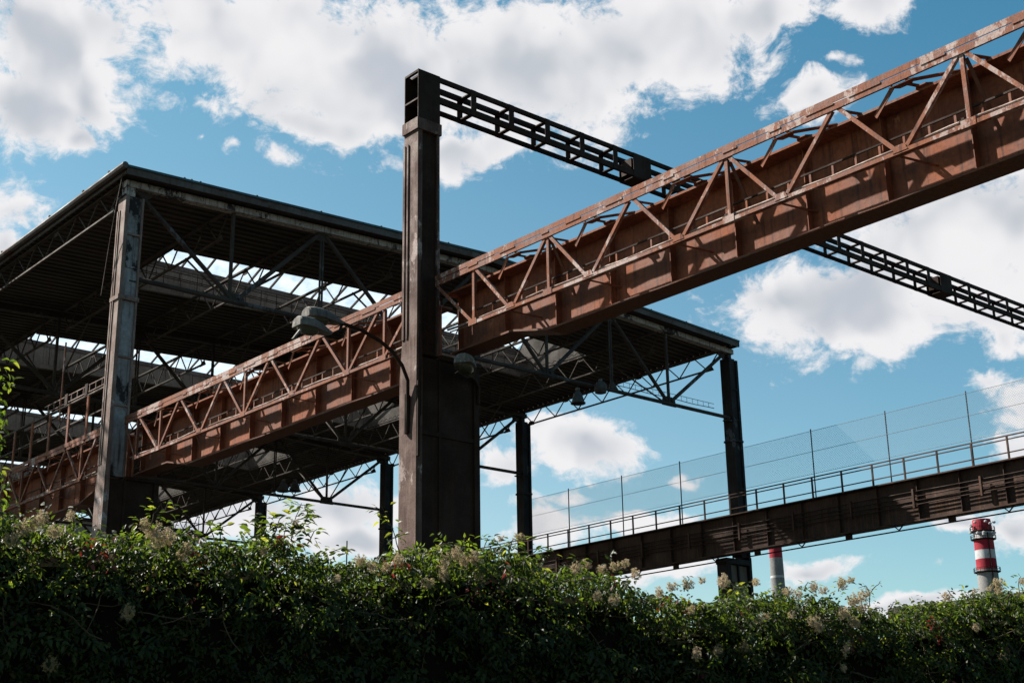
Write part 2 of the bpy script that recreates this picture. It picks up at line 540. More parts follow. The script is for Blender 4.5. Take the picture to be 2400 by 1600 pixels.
c1 = near_column('crane_column', 18.07, 13.02, DARK, COLB, COLB, 'tall dark brown steel column with an open box head carrying the high tie beam', [(12.90, 13.12)], [])  # dark front panel has the backlit shade put into its colour
hb = MB()
Y = 18.07
for (z0_, z1_) in ((13.12, 14.105),):
    hb.box(X0, Y, z0_, X0 + 0.50, Y + 0.014, z1_)              # front plate
    hb.box(X0, Y + 0.40, z0_, X0 + 0.50, Y + 0.414, z1_)       # back plate
    hb.box(X0, Y + 0.014, 13.50, X0 + 0.5, Y + 0.40, 13.53)
    hb.box(X0 + 0.0, Y + 0.014, 14.06, X0 + 0.06, Y + 0.40, 14.10).box(X0 + 0.12, Y + 0.014, 14.06, X0 + 0.5, Y + 0.40, 14.10)
    hb.box(X0 + 0.485, Y + 0.014, z0_, X0 + 0.5, Y + 0.40, 13.9)
hb.build('head_box', DARK, c1)
c2 = near_column('crane_column', FR[0], 15.78, COLW, COLP, COLP, 'pale peeling painted column holding the front left corner of the roof', [(13.05, 13.16)], [14.75, 11.6, 10.4])
MB().box(X0 + 0.02, FR[0] + 0.03, 15.78, X0 + 0.25, FR[0] + 0.3, 16.02).build('cap_block', BAND, c2)
MB().box(X0 - 0.04, FR[0] - 0.01, 15.76, X0 + 0.0, FR[0] + 0.43, 15.79).build('cap_flange', COLW, c2)
MB().box(X0 + 0.10, FR[0] + 0.02, 13.9, X0 + 0.44, FR[0] + 0.05, 13.95).build('batten_plate', COLW, c2)
# downpipe conduits on the near column front
MB().tube([(X0 + 0.06, Y - 0.03, 7.6), (X0 + 0.06, Y - 0.03, 9.2), (X0 + 0.09, Y - 0.03, 10.4)], 0.018, 6).tube([(X0 + 0.02, Y - 0.03, 6.9), (X0 + 0.02, Y - 0.03, 8.2)], 0.03, 6).build('conduit', DARK, c1)

# ------------------------------------------------------------------ high tie beam from the tall column
root = thing('tie_beam', 'long dark open lattice tie beam running from the top of the tall column across the sky', 'beam', (14.03, 18.07, 13.55))
XE = 48.0
for nm, y0, y1, z0_, z1_ in (('near_top_chord', 18.07, 18.13, 14.005, 14.09), ('near_bottom_chord', 18.07, 18.13, 13.57, 13.69),
                             ('far_top_chord', 18.42, 18.48, 14.0, 14.10), ('far_bottom_chord', 18.42, 18.48, 13.56, 13.64)):
    MB().box(14.03, y0, z0_, XE, y1, z1_).build('chord', DARK, root)
bx = [14.82 + 0.93 * i for i in range(36)]
for i, x in enumerate(bx):
    x += 0.0
    if abs(x - 19.4) < 0.35 or abs(x - 30.4) < 0.4 or abs(x - 41.3) < 0.4:
        xx = x - 0.15
        b = MB().box(xx - 0.26, 18.062, 13.56, xx + 0.26, 18.07, 14.09).box(xx - 0.26, 18.48, 13.56, xx + 0.26, 18.49, 14.09)
        b.box(xx - 0.26, 18.071, 13.545, xx + 0.26, 18.479, 13.558).box(xx - 0.26, 18.13, 13.66, xx + 0.26, 18.42, 13.99)
        b.build('splice_plate', DARK, root)
        continue
    MB().box(x - 0.065, 18.062, 13.57, x + 0.065, 18.07, 14.09).build('batten', DARK, root)
    MB().box(x - 0.065, 18.48, 13.56, x + 0.065, 18.488, 14.09).build('batten', DARK, root)
    MB().box(x - 0.05, 18.13, 14.03, x + 0.05, 18.42, 14.05).build('cross_strut', DARK, root)
    MB().box(x - 0.05, 18.13, 13.60, x + 0.05, 18.42, 13.62).build('cross_strut', DARK, root)

# ------------------------------------------------------------------ crane runway girders with outrigger truss
XT = 13.95      # truss plane
XW = 14.45      # web plane


def runway(Ya, Yb, tops, bots, verts, label, start_full=False, haunch=(1.6, 2.5), near_haunch=True):
    """span from Ya (near) to Yb (far)"""
    root = thing('crane_runway_girder', label, 'girder', (XW, Ya, 8.6), 'rusty crane runway spans')
    zt, zb, zs = 9.85, 8.62, 8.83
    ya, yb = Ya + 0.02, Yb - 0.02
    h0, h1 = haunch
    pr = [(ya, zt), (yb, zt), (yb, zs), (yb - h0, zs), (yb - h1, zb), (ya + h1, zb), (ya + h0, zs), (ya, zs)]
    n0, n1 = (h0, h1) if near_haunch else (0.02, 0.04)
    if not near_haunch:
        pr = [(ya, zt), (yb, zt), (yb, zs), (yb - h0, zs), (yb - h1, zb), (ya, zb)]
    MB().poly([(XW, y, z) for y, z in pr][::-1], (1, 0, 0), 0.02).build('web_plate', RUST, root)
    MB().box(XW - 0.31, ya, zt, XW + 0.25, yb, zt + 0.035).build('top_flange', RUST, root)
    bf = MB()
    seg = [(ya, zs), (ya + h0, zs), (ya + h1, zb), (yb - h1, zb), (yb - h0, zs), (yb, zs)]
    if not near_haunch:
        seg = [(ya, zb)] + seg[3:]
    for (y0, z0_), (y1, z1_) in zip(seg[:-1], seg[1:]):
        bf.hexa([(XW - 0.2, y0, z0_ - 0.035), (XW + 0.2, y0, z0_ - 0.035), (XW + 0.2, y1, z1_ - 0.035), (XW - 0.2, y1, z1_ - 0.035),
                 (XW - 0.2, y0, z0_ - 0.001), (XW + 0.2, y0, z0_ - 0.001), (XW + 0.2, y1, z1_ - 0.001), (XW - 0.2, y1, z1_ - 0.001)])
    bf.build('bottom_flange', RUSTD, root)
    # crane rail
    MB().box(XW - 0.035, ya, zt + 0.036, XW + 0.035, yb, zt + 0.11).build('crane_rail', DARK, root)
    n = int((yb - ya) / 1.22)
    for i in range(n + 1):
        y = ya + 0.12 + (yb - ya - 0.24) * i / n
        z0_ = zs if ((near_haunch and y < ya + h0) or y > yb - h0) else zb
        MB().box(XW - 0.13, y - 0.006, z0_ + 0.003, XW - 0.0105, y + 0.006, zt - 0.003).build('stiffener', RUST, root)
    # outrigger truss: two-angle top chord, bottom chord
    tcd = MB().box(XT - 0.05, ya, 10.070, XT - 0.038, yb, 10.155).box(XT - 0.045, ya, 9.965, XT - 0.030, yb, 10.058)
    tcd.box(XT - 0.029, ya, 9.965, XT - 0.012, yb, 9.978).box(XT - 0.037, ya, 10.143, XT - 0.02, yb, 10.155)
    y = ya + 0.4
    while y < yb - 0.3:
        tcd.box(XT - 0.056, y, 10.04, XT - 0.051, y + random.uniform(0.15, 0.5), 10.08); y += random.uniform(0.7, 1.3)
    tcd.build('top_chord', RUSTW, root)
    b0 = min(bots + verts); b1 = max(bots + verts)
    MB().box(XT - 0.045, b0 - 0.07, 9.005, XT - 0.033, b1 + 0.07, 9.06).box(XT - 0.032, b0 - 0.07, 9.005, XT + 0.03, b1 + 0.07, 9.015).build('bottom_chord', RUSTW, root)
    # diagonals: each bottom node connects to the adjacent top nodes
    for bnode in bots:
        lo = [t for t in tops if t < bnode]
        hi = [t for t in tops if t > bnode]
        for t in ([max(lo)] if lo else []) + ([min(hi)] if hi else []):
            if abs(t - bnode) > 1.6: continue
            sgn = 1 if t > bnode else -1
            MB().angle((XT - 0.028, bnode + sgn * 0.05, 9.05), (XT - 0.028, t - sgn * 0.05, 9.98), 0.055, 0.009).build('diagonal', RUSTW, root)
    for v_ in bots:
        if all(abs(v_ - w_) > 0.1 for w_ in verts):
            MB().poly([(XT - 0.049, v_ - 0.11, 9.03), (XT - 0.049, v_ + 0.11, 9.03), (XT - 0.049, v_ + 0.06, 9.12), (XT - 0.049, v_ - 0.06, 9.12)], (1, 0, 0), 0.006).build('gusset', RUSTW, root)
    for v_ in verts:
        MB().angle((XT - 0.02, v_, 9.05), (XT - 0.02, v_, 9.975), 0.055, 0.009).build('vertical', RUSTW, root)
        MB().box(XT - 0.052, v_ - 0.10, 8.995, XT - 0.046, v_ + 0.10, 9.10).build('gusset', RUSTW, root)
    # end diagonals down to the first bottom nodes
    MB().angle((XT - 0.028, yb - 0.03, 9.97), (XT - 0.028, b1 + 0.03, 9.06), 0.055, 0.009).build('diagonal', RUSTW, root)
    if start_full:
        MB().angle((XT - 0.028, ya + 0.03, 9.97), (XT - 0.028, b0 - 0.03, 9.06), 0.055, 0.009).build('diagonal', RUSTW, root)
    # lateral bracing between truss and girder at the top
    allt = sorted(tops)
    k = 0
    for t0, t1 in zip(allt[:-1], allt[1:]):
        mid = t0 + 0.47 * (t1 - t0)
        MB().beam((XT, mid - 0.03, 9.945), (XW - 0.28, mid - 0.20, 9.892), 0.06, 0.014).build('lateral_brace', RUST, root)
        MB().beam((XT, mid - 0.08, 9.952), (XW - 0.28, mid - 0.74, 9.893), 0.075, 0.014).build('lateral_brace', RUST, root)
        MB().beam((XT, t1 - 0.06, 9.945), (XW - 0.28, t1 - 0.24, 9.892), 0.06, 0.014).build('lateral_brace', RUST, root)
        MB().poly([(XT - 0.03, mid - 0.22, 9.935), (XT + 0.08, mid - 0.12, 9.935), (XT + 0.08, mid + 0.06, 9.935), (XT - 0.03, mid + 0.16, 9.935)], (0, 0, 1), 0.012).build('gusset', RUST, root)
        MB().poly([(XW - 0.30, mid - 0.34, 9.893), (XW - 0.30, mid - 0.08, 9.893), (XW - 0.37, mid - 0.13, 9.893), (XW - 0.37, mid - 0.27, 9.893)], (0, 0, 1), 0.012).build('gusset', RUST, root)
        MB().beam((XT - 0.01, mid + 0.10, 9.945), (XT + 0.09, mid + 0.46, 9.69), 0.012, 0.065, up=(0, 0.6, 0.8)).build('drop_brace', RUST, root)
    for i, v_ in enumerate(bots):
        MB().beam((XT, v_ + 0.04, 8.99), (XW - 0.02, v_ - 0.18, 8.92), 0.04, 0.012).build('lower_strut', RUST, root)
    for t in allt[::2]:
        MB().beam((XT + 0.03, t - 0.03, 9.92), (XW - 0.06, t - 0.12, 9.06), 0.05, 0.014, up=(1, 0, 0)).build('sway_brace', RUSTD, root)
    # rail and posts of the narrow walkway
    ys = b0 + 0.1
    MB().box(XT + 0.16, b0 - 0.5, 9.335, XT + 0.185, b1 + 0.3, 9.36).build('hand_rail', DARK, root)
    while ys < b1:
        MB().box(XT + 0.165, ys - 0.016, 9.10, XT + 0.175, ys + 0.016, 9.334).build('rail_post', RUST, root); ys += 0.365
    # pipes along the bottom chord with clamps
    for dz, dx, r_ in ((9.115, 0.03, 0.020), (9.075, 0.085, 0.013)):
        pts = []
        y = b0 - 0.9 if not start_full else ya
        while y < yb:
            pts.append((XT + dx, y, dz + 0.012 * math.sin(y * 1.7 + dx * 30) + 0.006 * math.sin(y * 5))); y += 0.35
        MB().tube(pts, r_, 8).build('pipe', PIPE, root)
    y = b0 + 1.0
    while y < b1:
        MB().box(XT - 0.01, y - 0.02, 9.06, XT + 0.12, y + 0.02, 9.16).box(XT - 0.02, y - 0.05, 9.10, XT + 0.0, y + 0.05, 9.13).build('pipe_clamp', DARK, root); y += 1.86 * 2
    return root


def seq(a, b, st):
    o = []
    while a < b:
        o.append(round(a, 3)); a += st
    return o


t1 = [15.16 - 1.866 * i for i in range(0, 6)]
runway(-1.0, 18.07, [17.02] + t1 + [3.96, 2.1, 0.2], [16.06] + [14.23 - 1.86 * i for i in range(0, 5)], [17.03, 15.16, 11.43, 7.70],
       'nearest rusty crane runway span, sweeping up to the top right corner')
runway(18.55, 30.07, [29.36, 27.36, 25.45, 23.56, 21.68, 19.75], [28.27, 26.38, 24.53, 22.65, 20.76], [29.41, 28.27, 24.53, 20.76, 19.6],
       'middle rusty crane runway span between the pale column and the tall column', start_full=True, near_haunch=False)
runway(30.55, 41.05, [39.1, 37.18, 35.27, 33.39, 31.55], [38.1, 36.18, 34.3, 32.46], [40.2, 38.1, 36.18, 32.46],
       'far shaded crane runway span left of the pale column', start_full=False)

# walkway railing standing on the far span
root = thing('walkway_railing', 'tall brown railing posts with a small ladder like rail left of the pale column', 'railing', (XT, 31.5, 10.16))
for y in (32.25, 33.38, 34.56, 35.71, 36.9, 38.1):
    MB().box(XT - 0.045, y - 0.05, 9.98, XT - 0.012, y + 0.05, 11.16).build('post', RUST, root)
MB().box(XT - 0.04, 30.6, 11.17, XT + 0.05, 40.0, 11.21).build('top_rail', JOIST, root)
MB().box(XT - 0.02, 30.6, 10.62, XT + 0.0, 40.0, 10.65).build('mid_rail', JOIST, root)
lb = MB().box(XT - 0.03, 30.6, 11.44, XT - 0.012, 35.0, 11.46).box(XT - 0.03, 30.6, 11.26, XT - 0.012, 35.0, 11.28)
y = 30.8
while y < 35:
    lb.box(XT - 0.028, y, 11.28, XT - 0.014, y + 0.018, 11.44); y += 0.36
lb.build('ladder_rail', PIPE, root)
for y in (32.4, 33.6):
    MB().box(XT - 0.05, y - 0.08, 11.20, XT + 0.04, y + 0.08, 11.50).build('bracket', DARK, root)
MB().tube([(XT - 0.02, 33.98, 10.9), (XT - 0.02, 33.98, 13.0)], 0.024, 8).build('mast', RUSTW, root)

# ------------------------------------------------------------------ far column row
XR0, XR1 = 36.08, 36.53


def far_column(name, Y, label, xo=0.0):
    root = thing(name, label, 'column', (XR1 + xo, Y, 0), 'columns along the far side of the hall')
    x0, x1 = XR0 + xo, XR1 + xo
    u = MB().box(x0 + 0.05, Y + 0.05, 8.9, x1 - 0.1, Y + 0.36, 15.85)
    u.box(x0, Y, 8.9, x0 + 0.05, Y + 0.42, 15.85).box(x1 - 0.10, Y, 8.9, x1, Y + 0.42, 15.80)
    u.box(x0 + 0.02, Y + 0.06, 15.85, x0 + 0.2, Y + 0.3, 16.12)
    u.build('upper_shaft', COLD, root)
    for z in (12.85,):
        MB().box(x0 - 0.04, Y - 0.03, z, x1 + 0.01, Y + 0.44, z + 0.07).build('collar_band', COLD, root)
    for z in (14.7, 13.6, 11.2):
        MB().box(x0 + 0.052, Y + 0.01, z, x1 - 0.102, Y + 0.049, z + 0.05).build('batten_plate', COLD, root)
    l = MB().box(35.32 + xo, Y + 0.0, 0, 35.50 + xo, Y + 0.46, 8.8).box(x1 - 0.1, Y, 0, x1 + 0.03, Y + 0.46, 8.9)
    l.box(35.92 + xo, Y + 0.06, 0, 35.98 + xo, Y + 0.40, 8.76)
    MB().box(35.501 + xo, Y + 0.12, 0, x1 - 0.101, Y + 0.34, 8.6).build('lower_panel', BEIGE, root)
    l.build('lower_shaft', COLD, root)
    MB().box(35.28 + xo, Y - 0.01, 8.62, x1 + 0.02, Y + 0.47, 8.80).build('bearing_plate', COLD, root)
    for z in (8.0, 6.2, 4.0):
        MB().box(35.502 + xo, Y + 0.08, z, x1 - 0.102, Y + 0.12, z + 0.05).build('batten_plate', GIRD2, root)
    return root


fc_labels = ['tall black column under the right front corner of the roof',
             'black column left of the corner column, behind the right of the tall brown column',
             'black column with a vine tendril in front, left of the tall brown column',
             'black column rising behind the bushy part of the hedge, second from the left end of the roof',
             'farthest dark column, low behind the hedge flowers next to the pale column']
for Yc, lb_ in zip(FR, fc_labels):
    far_column('hall_column', Yc, lb_)

# ------------------------------------------------------------------ far runway girder with pipes, handrail
XG = 35.15
root = thing('far_runway_girder', 'dark long crane girder with pipe lines and a two bar handrail on the right', 'girder', (XG, 4, 8.8))
YA, YB = 4.0, 71.0
zt, zb = 10.06, 8.87
MB().box(XG - 0.01, YA, zb, XG + 0.01, YB, zt).build('web_plate', GIRD2, root)
MB().box(XG - 0.22, YA, zt + 0.001, XG + 0.5, YB, zt + 0.04).build('top_flange', GIRD2, root)
MB().box(XG - 0.2, YA, zb - 0.04, XG + 0.2, YB, zb - 0.001).build('bottom_flange', GIRD2, root)
y = YA + 0.3
i = 0
while y < YB and i < 46:
    MB().box(XG - 0.12, y - 0.008, zb + 0.002, XG - 0.011, y + 0.008, zt - 0.002).build('stiffener', GIRD2, root); y += 1.4; i += 1
for z in (9.70, 9.56, 9.44, 9.32):
    pts = []
    y = YA
    while y <= 60:
        pts.append((XG - 0.15, y, z + 0.012 * math.sin(y * 0.9 + z * 7))); y += 1.0
    MB().tube(pts, 0.018, 6).build('pipe', DARK, root)
y = YA + 1
i = 0
while y < 60 and i < 30:
    MB().box(XG - 0.20, y - 0.03, 9.22, XG - 0.125, y + 0.03, 9.78).build('pipe_bracket', GIRD2, root); y += 2.2; i += 1
for z, h in ((10.73, 0.035), (10.63, 0.03), (10.26, 0.03)):
    MB().box(XG - 0.20, YA, z, XG - 0.17, YB, z + h).build('hand_rail', GIRD2, root)
y = 4.9
i = 0
while y < YB - 3 and i < 60:
    MB().box(XG - 0.205 + (0.0), y - 0.025, 10.042, XG - 0.165, y + 0.025, 10.729).build('rail_post', GIRD2, root); y += 1.118; i += 1
# trolley line hung beneath
MB().tube([(XG, YA, 8.67), (XG, YB, 8.67)], 0.022, 6).build('conductor_bar', DARK, root)
for i in range(34):
    y = 5.5 + i * 1.78
    if i % 2:
        MB().box(XG - 0.03, y - 0.11, 8.69, XG + 0.03, y + 0.11, 8.829).build('hanger', DARK, root)
    else:
        MB().beam((XG, y - 0.16, 8.83), (XG, y, 8.69), 0.03, 0.03, up=(1, 0, 0)).beam((XG, y + 0.16, 8.83), (XG, y, 8.69), 0.025, 0.03, up=(1, 0, 0)).build('hanger', DARK, root)

# ------------------------------------------------------------------ chain link fence standing on that girder
root = thing('chain_link_fence', 'tall chain link fence on thin posts behind the dark girder handrail', 'fence', (XG, 10, 10.1))
XF = 36.75
posts = [round(v * 1.053, 2) for v in (6.7, 9.45, 12.2, 14.97, 17.73, 20.48, 23.22, 25.98, 28.78, 31.57, 34.38, 37.17, 40.0)]
MB().box(36.57, 5, 9.98, 36.95, 44, 10.04).build('walkway_plank', DARK, root)
for y in posts:
    MB().tube([(XF, y, 10.045), (XF, y, 12.82)], 0.022, 6).build('post', GALV, root)


def mesh_panel(y0, y1, z0, z1, cell, r):
    m = MB()

    def seg(a, b):
        a = Vector(a); b = Vector(b); t = (b - a).normalized(); n = Vector((1, 0, 0)); s_ = t.cross(n)
        base = len(m.v)
        for c in (a, b):
            for k in range(3):
                an = 2 * math.pi * k / 3
                m.v.append(tuple(c + (n * math.cos(an) + s_ * math.sin(an)) * r))
        for k in range(3):
            m.f.append((base + k, base + (k + 1) % 3, base + 3 + (k + 1) % 3, base + 3 + k))
    h = z1 - z0
    y = y0 - h
    while y < y1:
        a0 = max(y, y0); a1 = min(y + h, y1)
        if a1 > a0:
            seg((XF - 0.028, a0, z0 + (a0 - y)), (XF - 0.028, a1, z0 + (a1 - y)))
            seg((XF - 0.028, a0, z1 - (a0 - y)), (XF - 0.028, a1, z1 - (a1 - y)))
        y += cell
    return m


for y0, y1 in zip(posts[:-1], posts[1:]):
    if y1 < 15: continue
    mesh_panel(y0 + 0.02, y1 - 0.02, 11.32, 12.73, 0.085, 0.0027).build('mesh_panel', WIRE, root)
for z in (12.74, 12.05, 11.31):
    MB().tube([(XF - 0.03, posts[0], z), (XF - 0.03, posts[-1], z)], 0.007, 4).build('tension_wire', WIRE, root)

# ------------------------------------------------------------------ roof trusses
SL = 0.043
XRIDGE = 24.9


def zdeck(x):
    return 16.30 + SL * (11.5 - abs(x - XRIDGE))


XN = [13.80, 16.60, 19.36, 22.12, 24.90, 27.62, 30.40, 33.05, 36.05]
XB = {1: 16.72, 3: 22.12, 5: 27.60, 7: 33.05}
ZB = 13.70


def ztc(x):
    return zdeck(x) - 0.13      # top of truss top chord


def roof_truss(Y, label, mchord):
    root = thing('roof_truss', label, 'roof truss', (XN[0], Y, ZB), 'roof trusses across the hall')
    y0, y1 = Y + 0.06, Y + 0.24
    ym = (y0 + y1) / 2
    for a, b in ((13.52, XRIDGE), (XRIDGE, 36.35)):
        za, zb_ = ztc(a), ztc(b)
        MB().hexa([(a, y0 - 0.06, za - 0.17), (b, y0 - 0.06, zb_ - 0.17), (b, y1, zb_ - 0.17), (a, y1, za - 0.17),
                   (a, y0 - 0.06, za), (b, y0 - 0.06, zb_), (b, y1, zb_), (a, y1, za)]).build('top_chord', mchord, root)
    MB().tube([(13.9, ym, ZB), (36.1, ym, ZB)], 0.062, 10).build('bottom_chord', TRUSS, root, smooth=False)
    for i in (0, 2, 4, 6, 8):
        for j in (i - 1, i + 1):
            if j in XB:
                p = Vector((XN[i] + (0.10 if j > i else -0.10), ym, ztc(XN[i]) - 0.22)); q = Vector((XB[j] + (-0.12 if j > i else 0.12), ym, ZB + 0.10))
                MB().tube([p, q], 0.062, 10).build('diagonal', TRUSS, root)
    for i in range(1, 8):
        x = XN[i]
        if i in XB:
            MB().beam((x, ym, ZB + 0.05), (x, ym, ztc(x) - 0.17), 0.075, 0.075, up=(1, 0, 0)).build('vertical', TRUSS, root)
        else:
            MB().beam((x - 0.04, ym, ZB + 0.05), (x - 0.04, ym, ztc(x) - 0.17), 0.035, 0.05, up=(1, 0, 0)).beam((x + 0.04, ym, ZB + 0.05), (x + 0.04, ym, ztc(x) - 0.17), 0.035, 0.05, up=(1, 0, 0)).build('vertical', TRUSS, root)
        if i % 2 == 0:
            z = ztc(x) - 0.17
            MB().poly([(x - 0.22, ym, z), (x + 0.22, ym, z), (x + 0.16, ym, z - 0.22), (x - 0.16, ym, z - 0.22)], (0, 1, 0), 0.025).build('gusset', TRUSS, root)
    for j, x in XB.items():
        MB().poly([(x - 0.33, ym, ZB - 0.08), (x + 0.33, ym, ZB - 0.08), (x + 0.30, ym, ZB + 0.14), (x + 0.16, ym, ZB + 0.24), (x - 0.16, ym, ZB + 0.24), (x - 0.30, ym, ZB + 0.14)], (0, 1, 0), 0.03).build('gusset', TRUSS, root)
    for x in (13.95, 36.0):
        z = ztc(x) - 0.17
        s_ = 1 if x < 20 else -1
        MB().poly([(x - s_ * 0.05, ym, z), (x + s_ * 0.34, ym, z), (x + s_ * 0.30, ym, z - 0.12), (x + s_ * 0.02, ym, z - 0.26)], (0, 1, 0), 0.025).build('gusset', TRUSS, root)
        MB().box(x - 0.16, y0 - 0.02, ZB - 0.14, x + 0.16, y1 + 0.02, ZB - 0.10).build('seat', TRUSS, root)
    # knee braces to the joists
    for x in (16.6, 22.12, 27.62, 33.05):
        for sg in (-1, 1):
            if Y == FR[0] and sg < 0: continue
            zt_ = zdeck(x) - 0.80
            MB().tube([(x, ym + sg * 0.15, ZB + 0.05), (x, ym + sg * 2.55, zt_)], 0.028, 6).build('knee_brace', JOIST, root)
    return root


tl = ['front roof truss with a peeling whitish top beam, starting at the pale column',
      'second roof truss from the front, seen under the roof behind the first skylight',
      'third roof truss from the front, ending left of the tall brown column',
      'fourth roof truss from the front, ending above the bushy part of the hedge',
      'rearmost roof truss at the far left end of the hall']
tr0 = roof_truss(FR[0], tl[0], BAND)
tr1 = roof_truss(FR[1], tl[1], TRUSS)
for k in (2, 3, 4):
    dup(tr1, (XN[0], FR[k], ZB), tl[k])

# ------------------------------------------------------------------ lattice joists along the hall
bays = list(zip(FR[:-1], FR[1:]))
ordn = ['at the left eave', 'second from the left eave', 'third from the left eave', 'fourth from the left eave', 'under the ridge',
        'fourth from the right eave', 'third from the right eave', 'second from the right eave', 'at the right eave']
bayn = ['front bay', 'second bay', 'third bay', 'rear bay']
XJ = [13.56, 16.60, 19.36, 22.12, 24.90, 27.62, 30.40, 33.05, 36.02]
for bi, (ya, yb) in enumerate(bays):
    a = ya + 0.30; b = yb - 0.06
    n = 8
    st = (b - a) / n
    first = {}
    for ji, x in enumerate(XJ):
        ztop = zdeck(x) - 0.10
        kind = 'eave' if ji in (0, 8) else 'inner'
        lab = 'lattice roof joist %s in the %s of the hall' % (ordn[ji], bayn[bi])
        if kind in first:
            o = dup(first[kind], (x, ya, ztop), lab)
            continue
        root = thing('lattice_joist', lab, 'roof joist', (x, ya, ztop), 'lattice joists under the roof')
        h = 0.66 if kind == 'eave' else 0.76
        zl = ztop - h
        MB().box(x - 0.05, a - 0.08, ztop - 0.05, x + 0.05, b + 0.08, ztop).build('top_chord', JOIST, root)
        MB().box(x - 0.035, a + 0.42, zl, x + 0.035, b - 0.42, zl + 0.045).build('bottom_chord', JOIST, root)
        wb = MB()
        for k in range(n):
            y0 = a + st * (k + 0.5)
            for s_ in (-1, 1):
                wb.beam((x, y0, zl + 0.03), (x, y0 + s_ * st * 0.46, ztop - 0.04), 0.032, 0.032, up=(1, 0, 0))
        wb.build('web_rods', JOIST, root)
        for yy, zz_, s_ in ((a + 0.55, zl - 0.03, 1), (b - 0.55, zl - 0.03, -1)):
            MB().poly([(x, yy - 0.2, zz_), (x, yy + 0.2, zz_), (x, yy + 0.10, zz_ + 0.17), (x, yy - 0.10, zz_ + 0.17)], (1, 0, 0), 0.02).build('gusset', JOIST, root)
        for yy in (a + st * 3, a + st * 6):
            MB().poly([(x, yy - 0.17, ztop - 0.04), (x, yy + 0.17, ztop - 0.04), (x, yy + 0.10, ztop - 0.18), (x, yy - 0.10, ztop - 0.18)], (1, 0, 0), 0.02).build('gusset', JOIST, root)
        first[kind] = root

# ------------------------------------------------------------------ roof deck with three sided openings for the skylights
HOLES = [(34.1, 37.7), (43.75, 47.7), (53.65, 57.5), (63.6, 67.4)]
HX0, HX1 = 16.88, 33.0
roof = thing('hall_roof', 'long low pitched corrugated roof over the open hall', 'roof', (13.4, 29.7, 16.3))


def corr(ya, yb, xs, name):
    m = MB()
    p = 0.30
    y_org = 29.78

    def hz(y):
        t = (y - y_org) % p
        return 0 if t < 0.12 else (t - 0.12) / 0.03 * 0.05 if t < 0.15 else 0.05 if t < 0.27 else 0.05 * (1 - (t - 0.27) / 0.03)
    ys_ = {ya, yb}
    k0 = int((ya - y_org) / p) - 1
    for k in range(k0, int((yb - y_org) / p) + 2):
        for dy in (0, 0.12, 0.15, 0.27):
            y = y_org + k * p + dy
            if ya + 0.004 < y < yb - 0.004: ys_.add(y)
    prof = [(y, hz(y + 1e-6)) for y in sorted(ys_)]
    for x0, x1 in zip(xs[:-1], xs[1:]):
        b = len(m.v); nn = len(prof)
        for off in (0.0, 0.012):
            for x in (x0, x1):
                for y, dz in prof:
                    m.v.append((x, y, zdeck(x) + dz + off))
        for i in range(nn - 1):
            m.f.append((b + i, b + nn + i, b + nn + i + 1, b + i + 1))
            c = b + 2 * nn
            m.f.append((c + i, c + i + 1, c + nn + i + 1, c + nn + i))
        m.f.append((b, b + 2 * nn, b + 3 * nn, b + nn))
        m.f.append((b + nn - 1, b + 2 * nn - 1, b + 4 * nn - 1, b + 3 * nn - 1))
    return m.build(name, DECK, roof)


corr(29.78, 72.0, [13.40, HX0], 'roof_sheet')
corr(29.78, 72.0, [HX1, 36.25], 'roof_sheet')
edges = [29.78] + [v for h in HOLES for v in h] + [72.0]
for k in range(0, len(edges), 2):
    corr(edges[k], edges[k + 1], [HX0, XRIDGE, HX1], 'roof_sheet')
# cross purlins (thin) below the deck beside the holes
for k in range(len(HOLES)):
    y0, y1 = HOLES[k]
    for yy in (y0 - 0.07, ):
        MB().hexa([(HX0, yy, zdeck(HX0) - 0.09), (XRIDGE, yy, zdeck(XRIDGE) - 0.09), (XRIDGE, yy + 0.06, zdeck(XRIDGE) - 0.09), (HX0, yy + 0.06, zdeck(HX0) - 0.09),
                   (HX0, yy, zdeck(HX0) - 0.002), (XRIDGE, yy, zdeck(XRIDGE) - 0.002), (XRIDGE, yy + 0.06, zdeck(XRIDGE) - 0.002), (HX0, yy + 0.06, zdeck(HX0) - 0.002)]).build('edge_trimmer', JOIST, roof)
        MB().hexa([(XRIDGE, yy, zdeck(XRIDGE) - 0.09), (HX1, yy, zdeck(HX1) - 0.09), (HX1, yy + 0.06, zdeck(HX1) - 0.09), (XRIDGE, yy + 0.06, zdeck(XRIDGE) - 0.09),
                   (XRIDGE, yy, zdeck(XRIDGE) - 0.002), (HX1, yy, zdeck(HX1) - 0.002), (HX1, yy + 0.06, zdeck(HX1) - 0.002), (XRIDGE, yy + 0.06, zdeck(XRIDGE) - 0.002)]).build('edge_trimmer', JOIST, roof)
# fascia, top flashing and gutters
for a, b in ((13.36, XRIDGE), (XRIDGE, 36.28)):
    za, zb_ = zdeck(a), zdeck(b)
    MB().hexa([(a, 29.74, za - 0.13), (b, 29.74, zb_ - 0.13), (b, 29.775, zb_ - 0.13), (a, 29.775, za - 0.13),
               (a, 29.74, za + 0.045), (b, 29.74, zb_ + 0.045), (b, 29.775, zb_ + 0.045), (a, 29.775, za + 0.045)]).build('fascia', FASC, roof)
    MB().hexa([(a, 29.70, za + 0.047), (b, 29.70, zb_ + 0.047), (b, 30.0, zb_ + 0.06), (a, 30.0, za + 0.06),
               (a, 29.70, za + 0.105), (b, 29.70, zb_ + 0.105), (b, 30.0, zb_ + 0.115), (a, 30.0, za + 0.115)]).build('top_flashing', BLUEGREY, roof)
gt = MB()
gt.tube([(13.27, 29.66, 16.36), (13.27, 72.0, 16.36)], 0.085, 8)
gt.build('gutter', FASC, roof)
MB().box(13.352, 29.8, 16.20, 13.39, 72.0, 16.40).build('eave_board', FASC, roof)
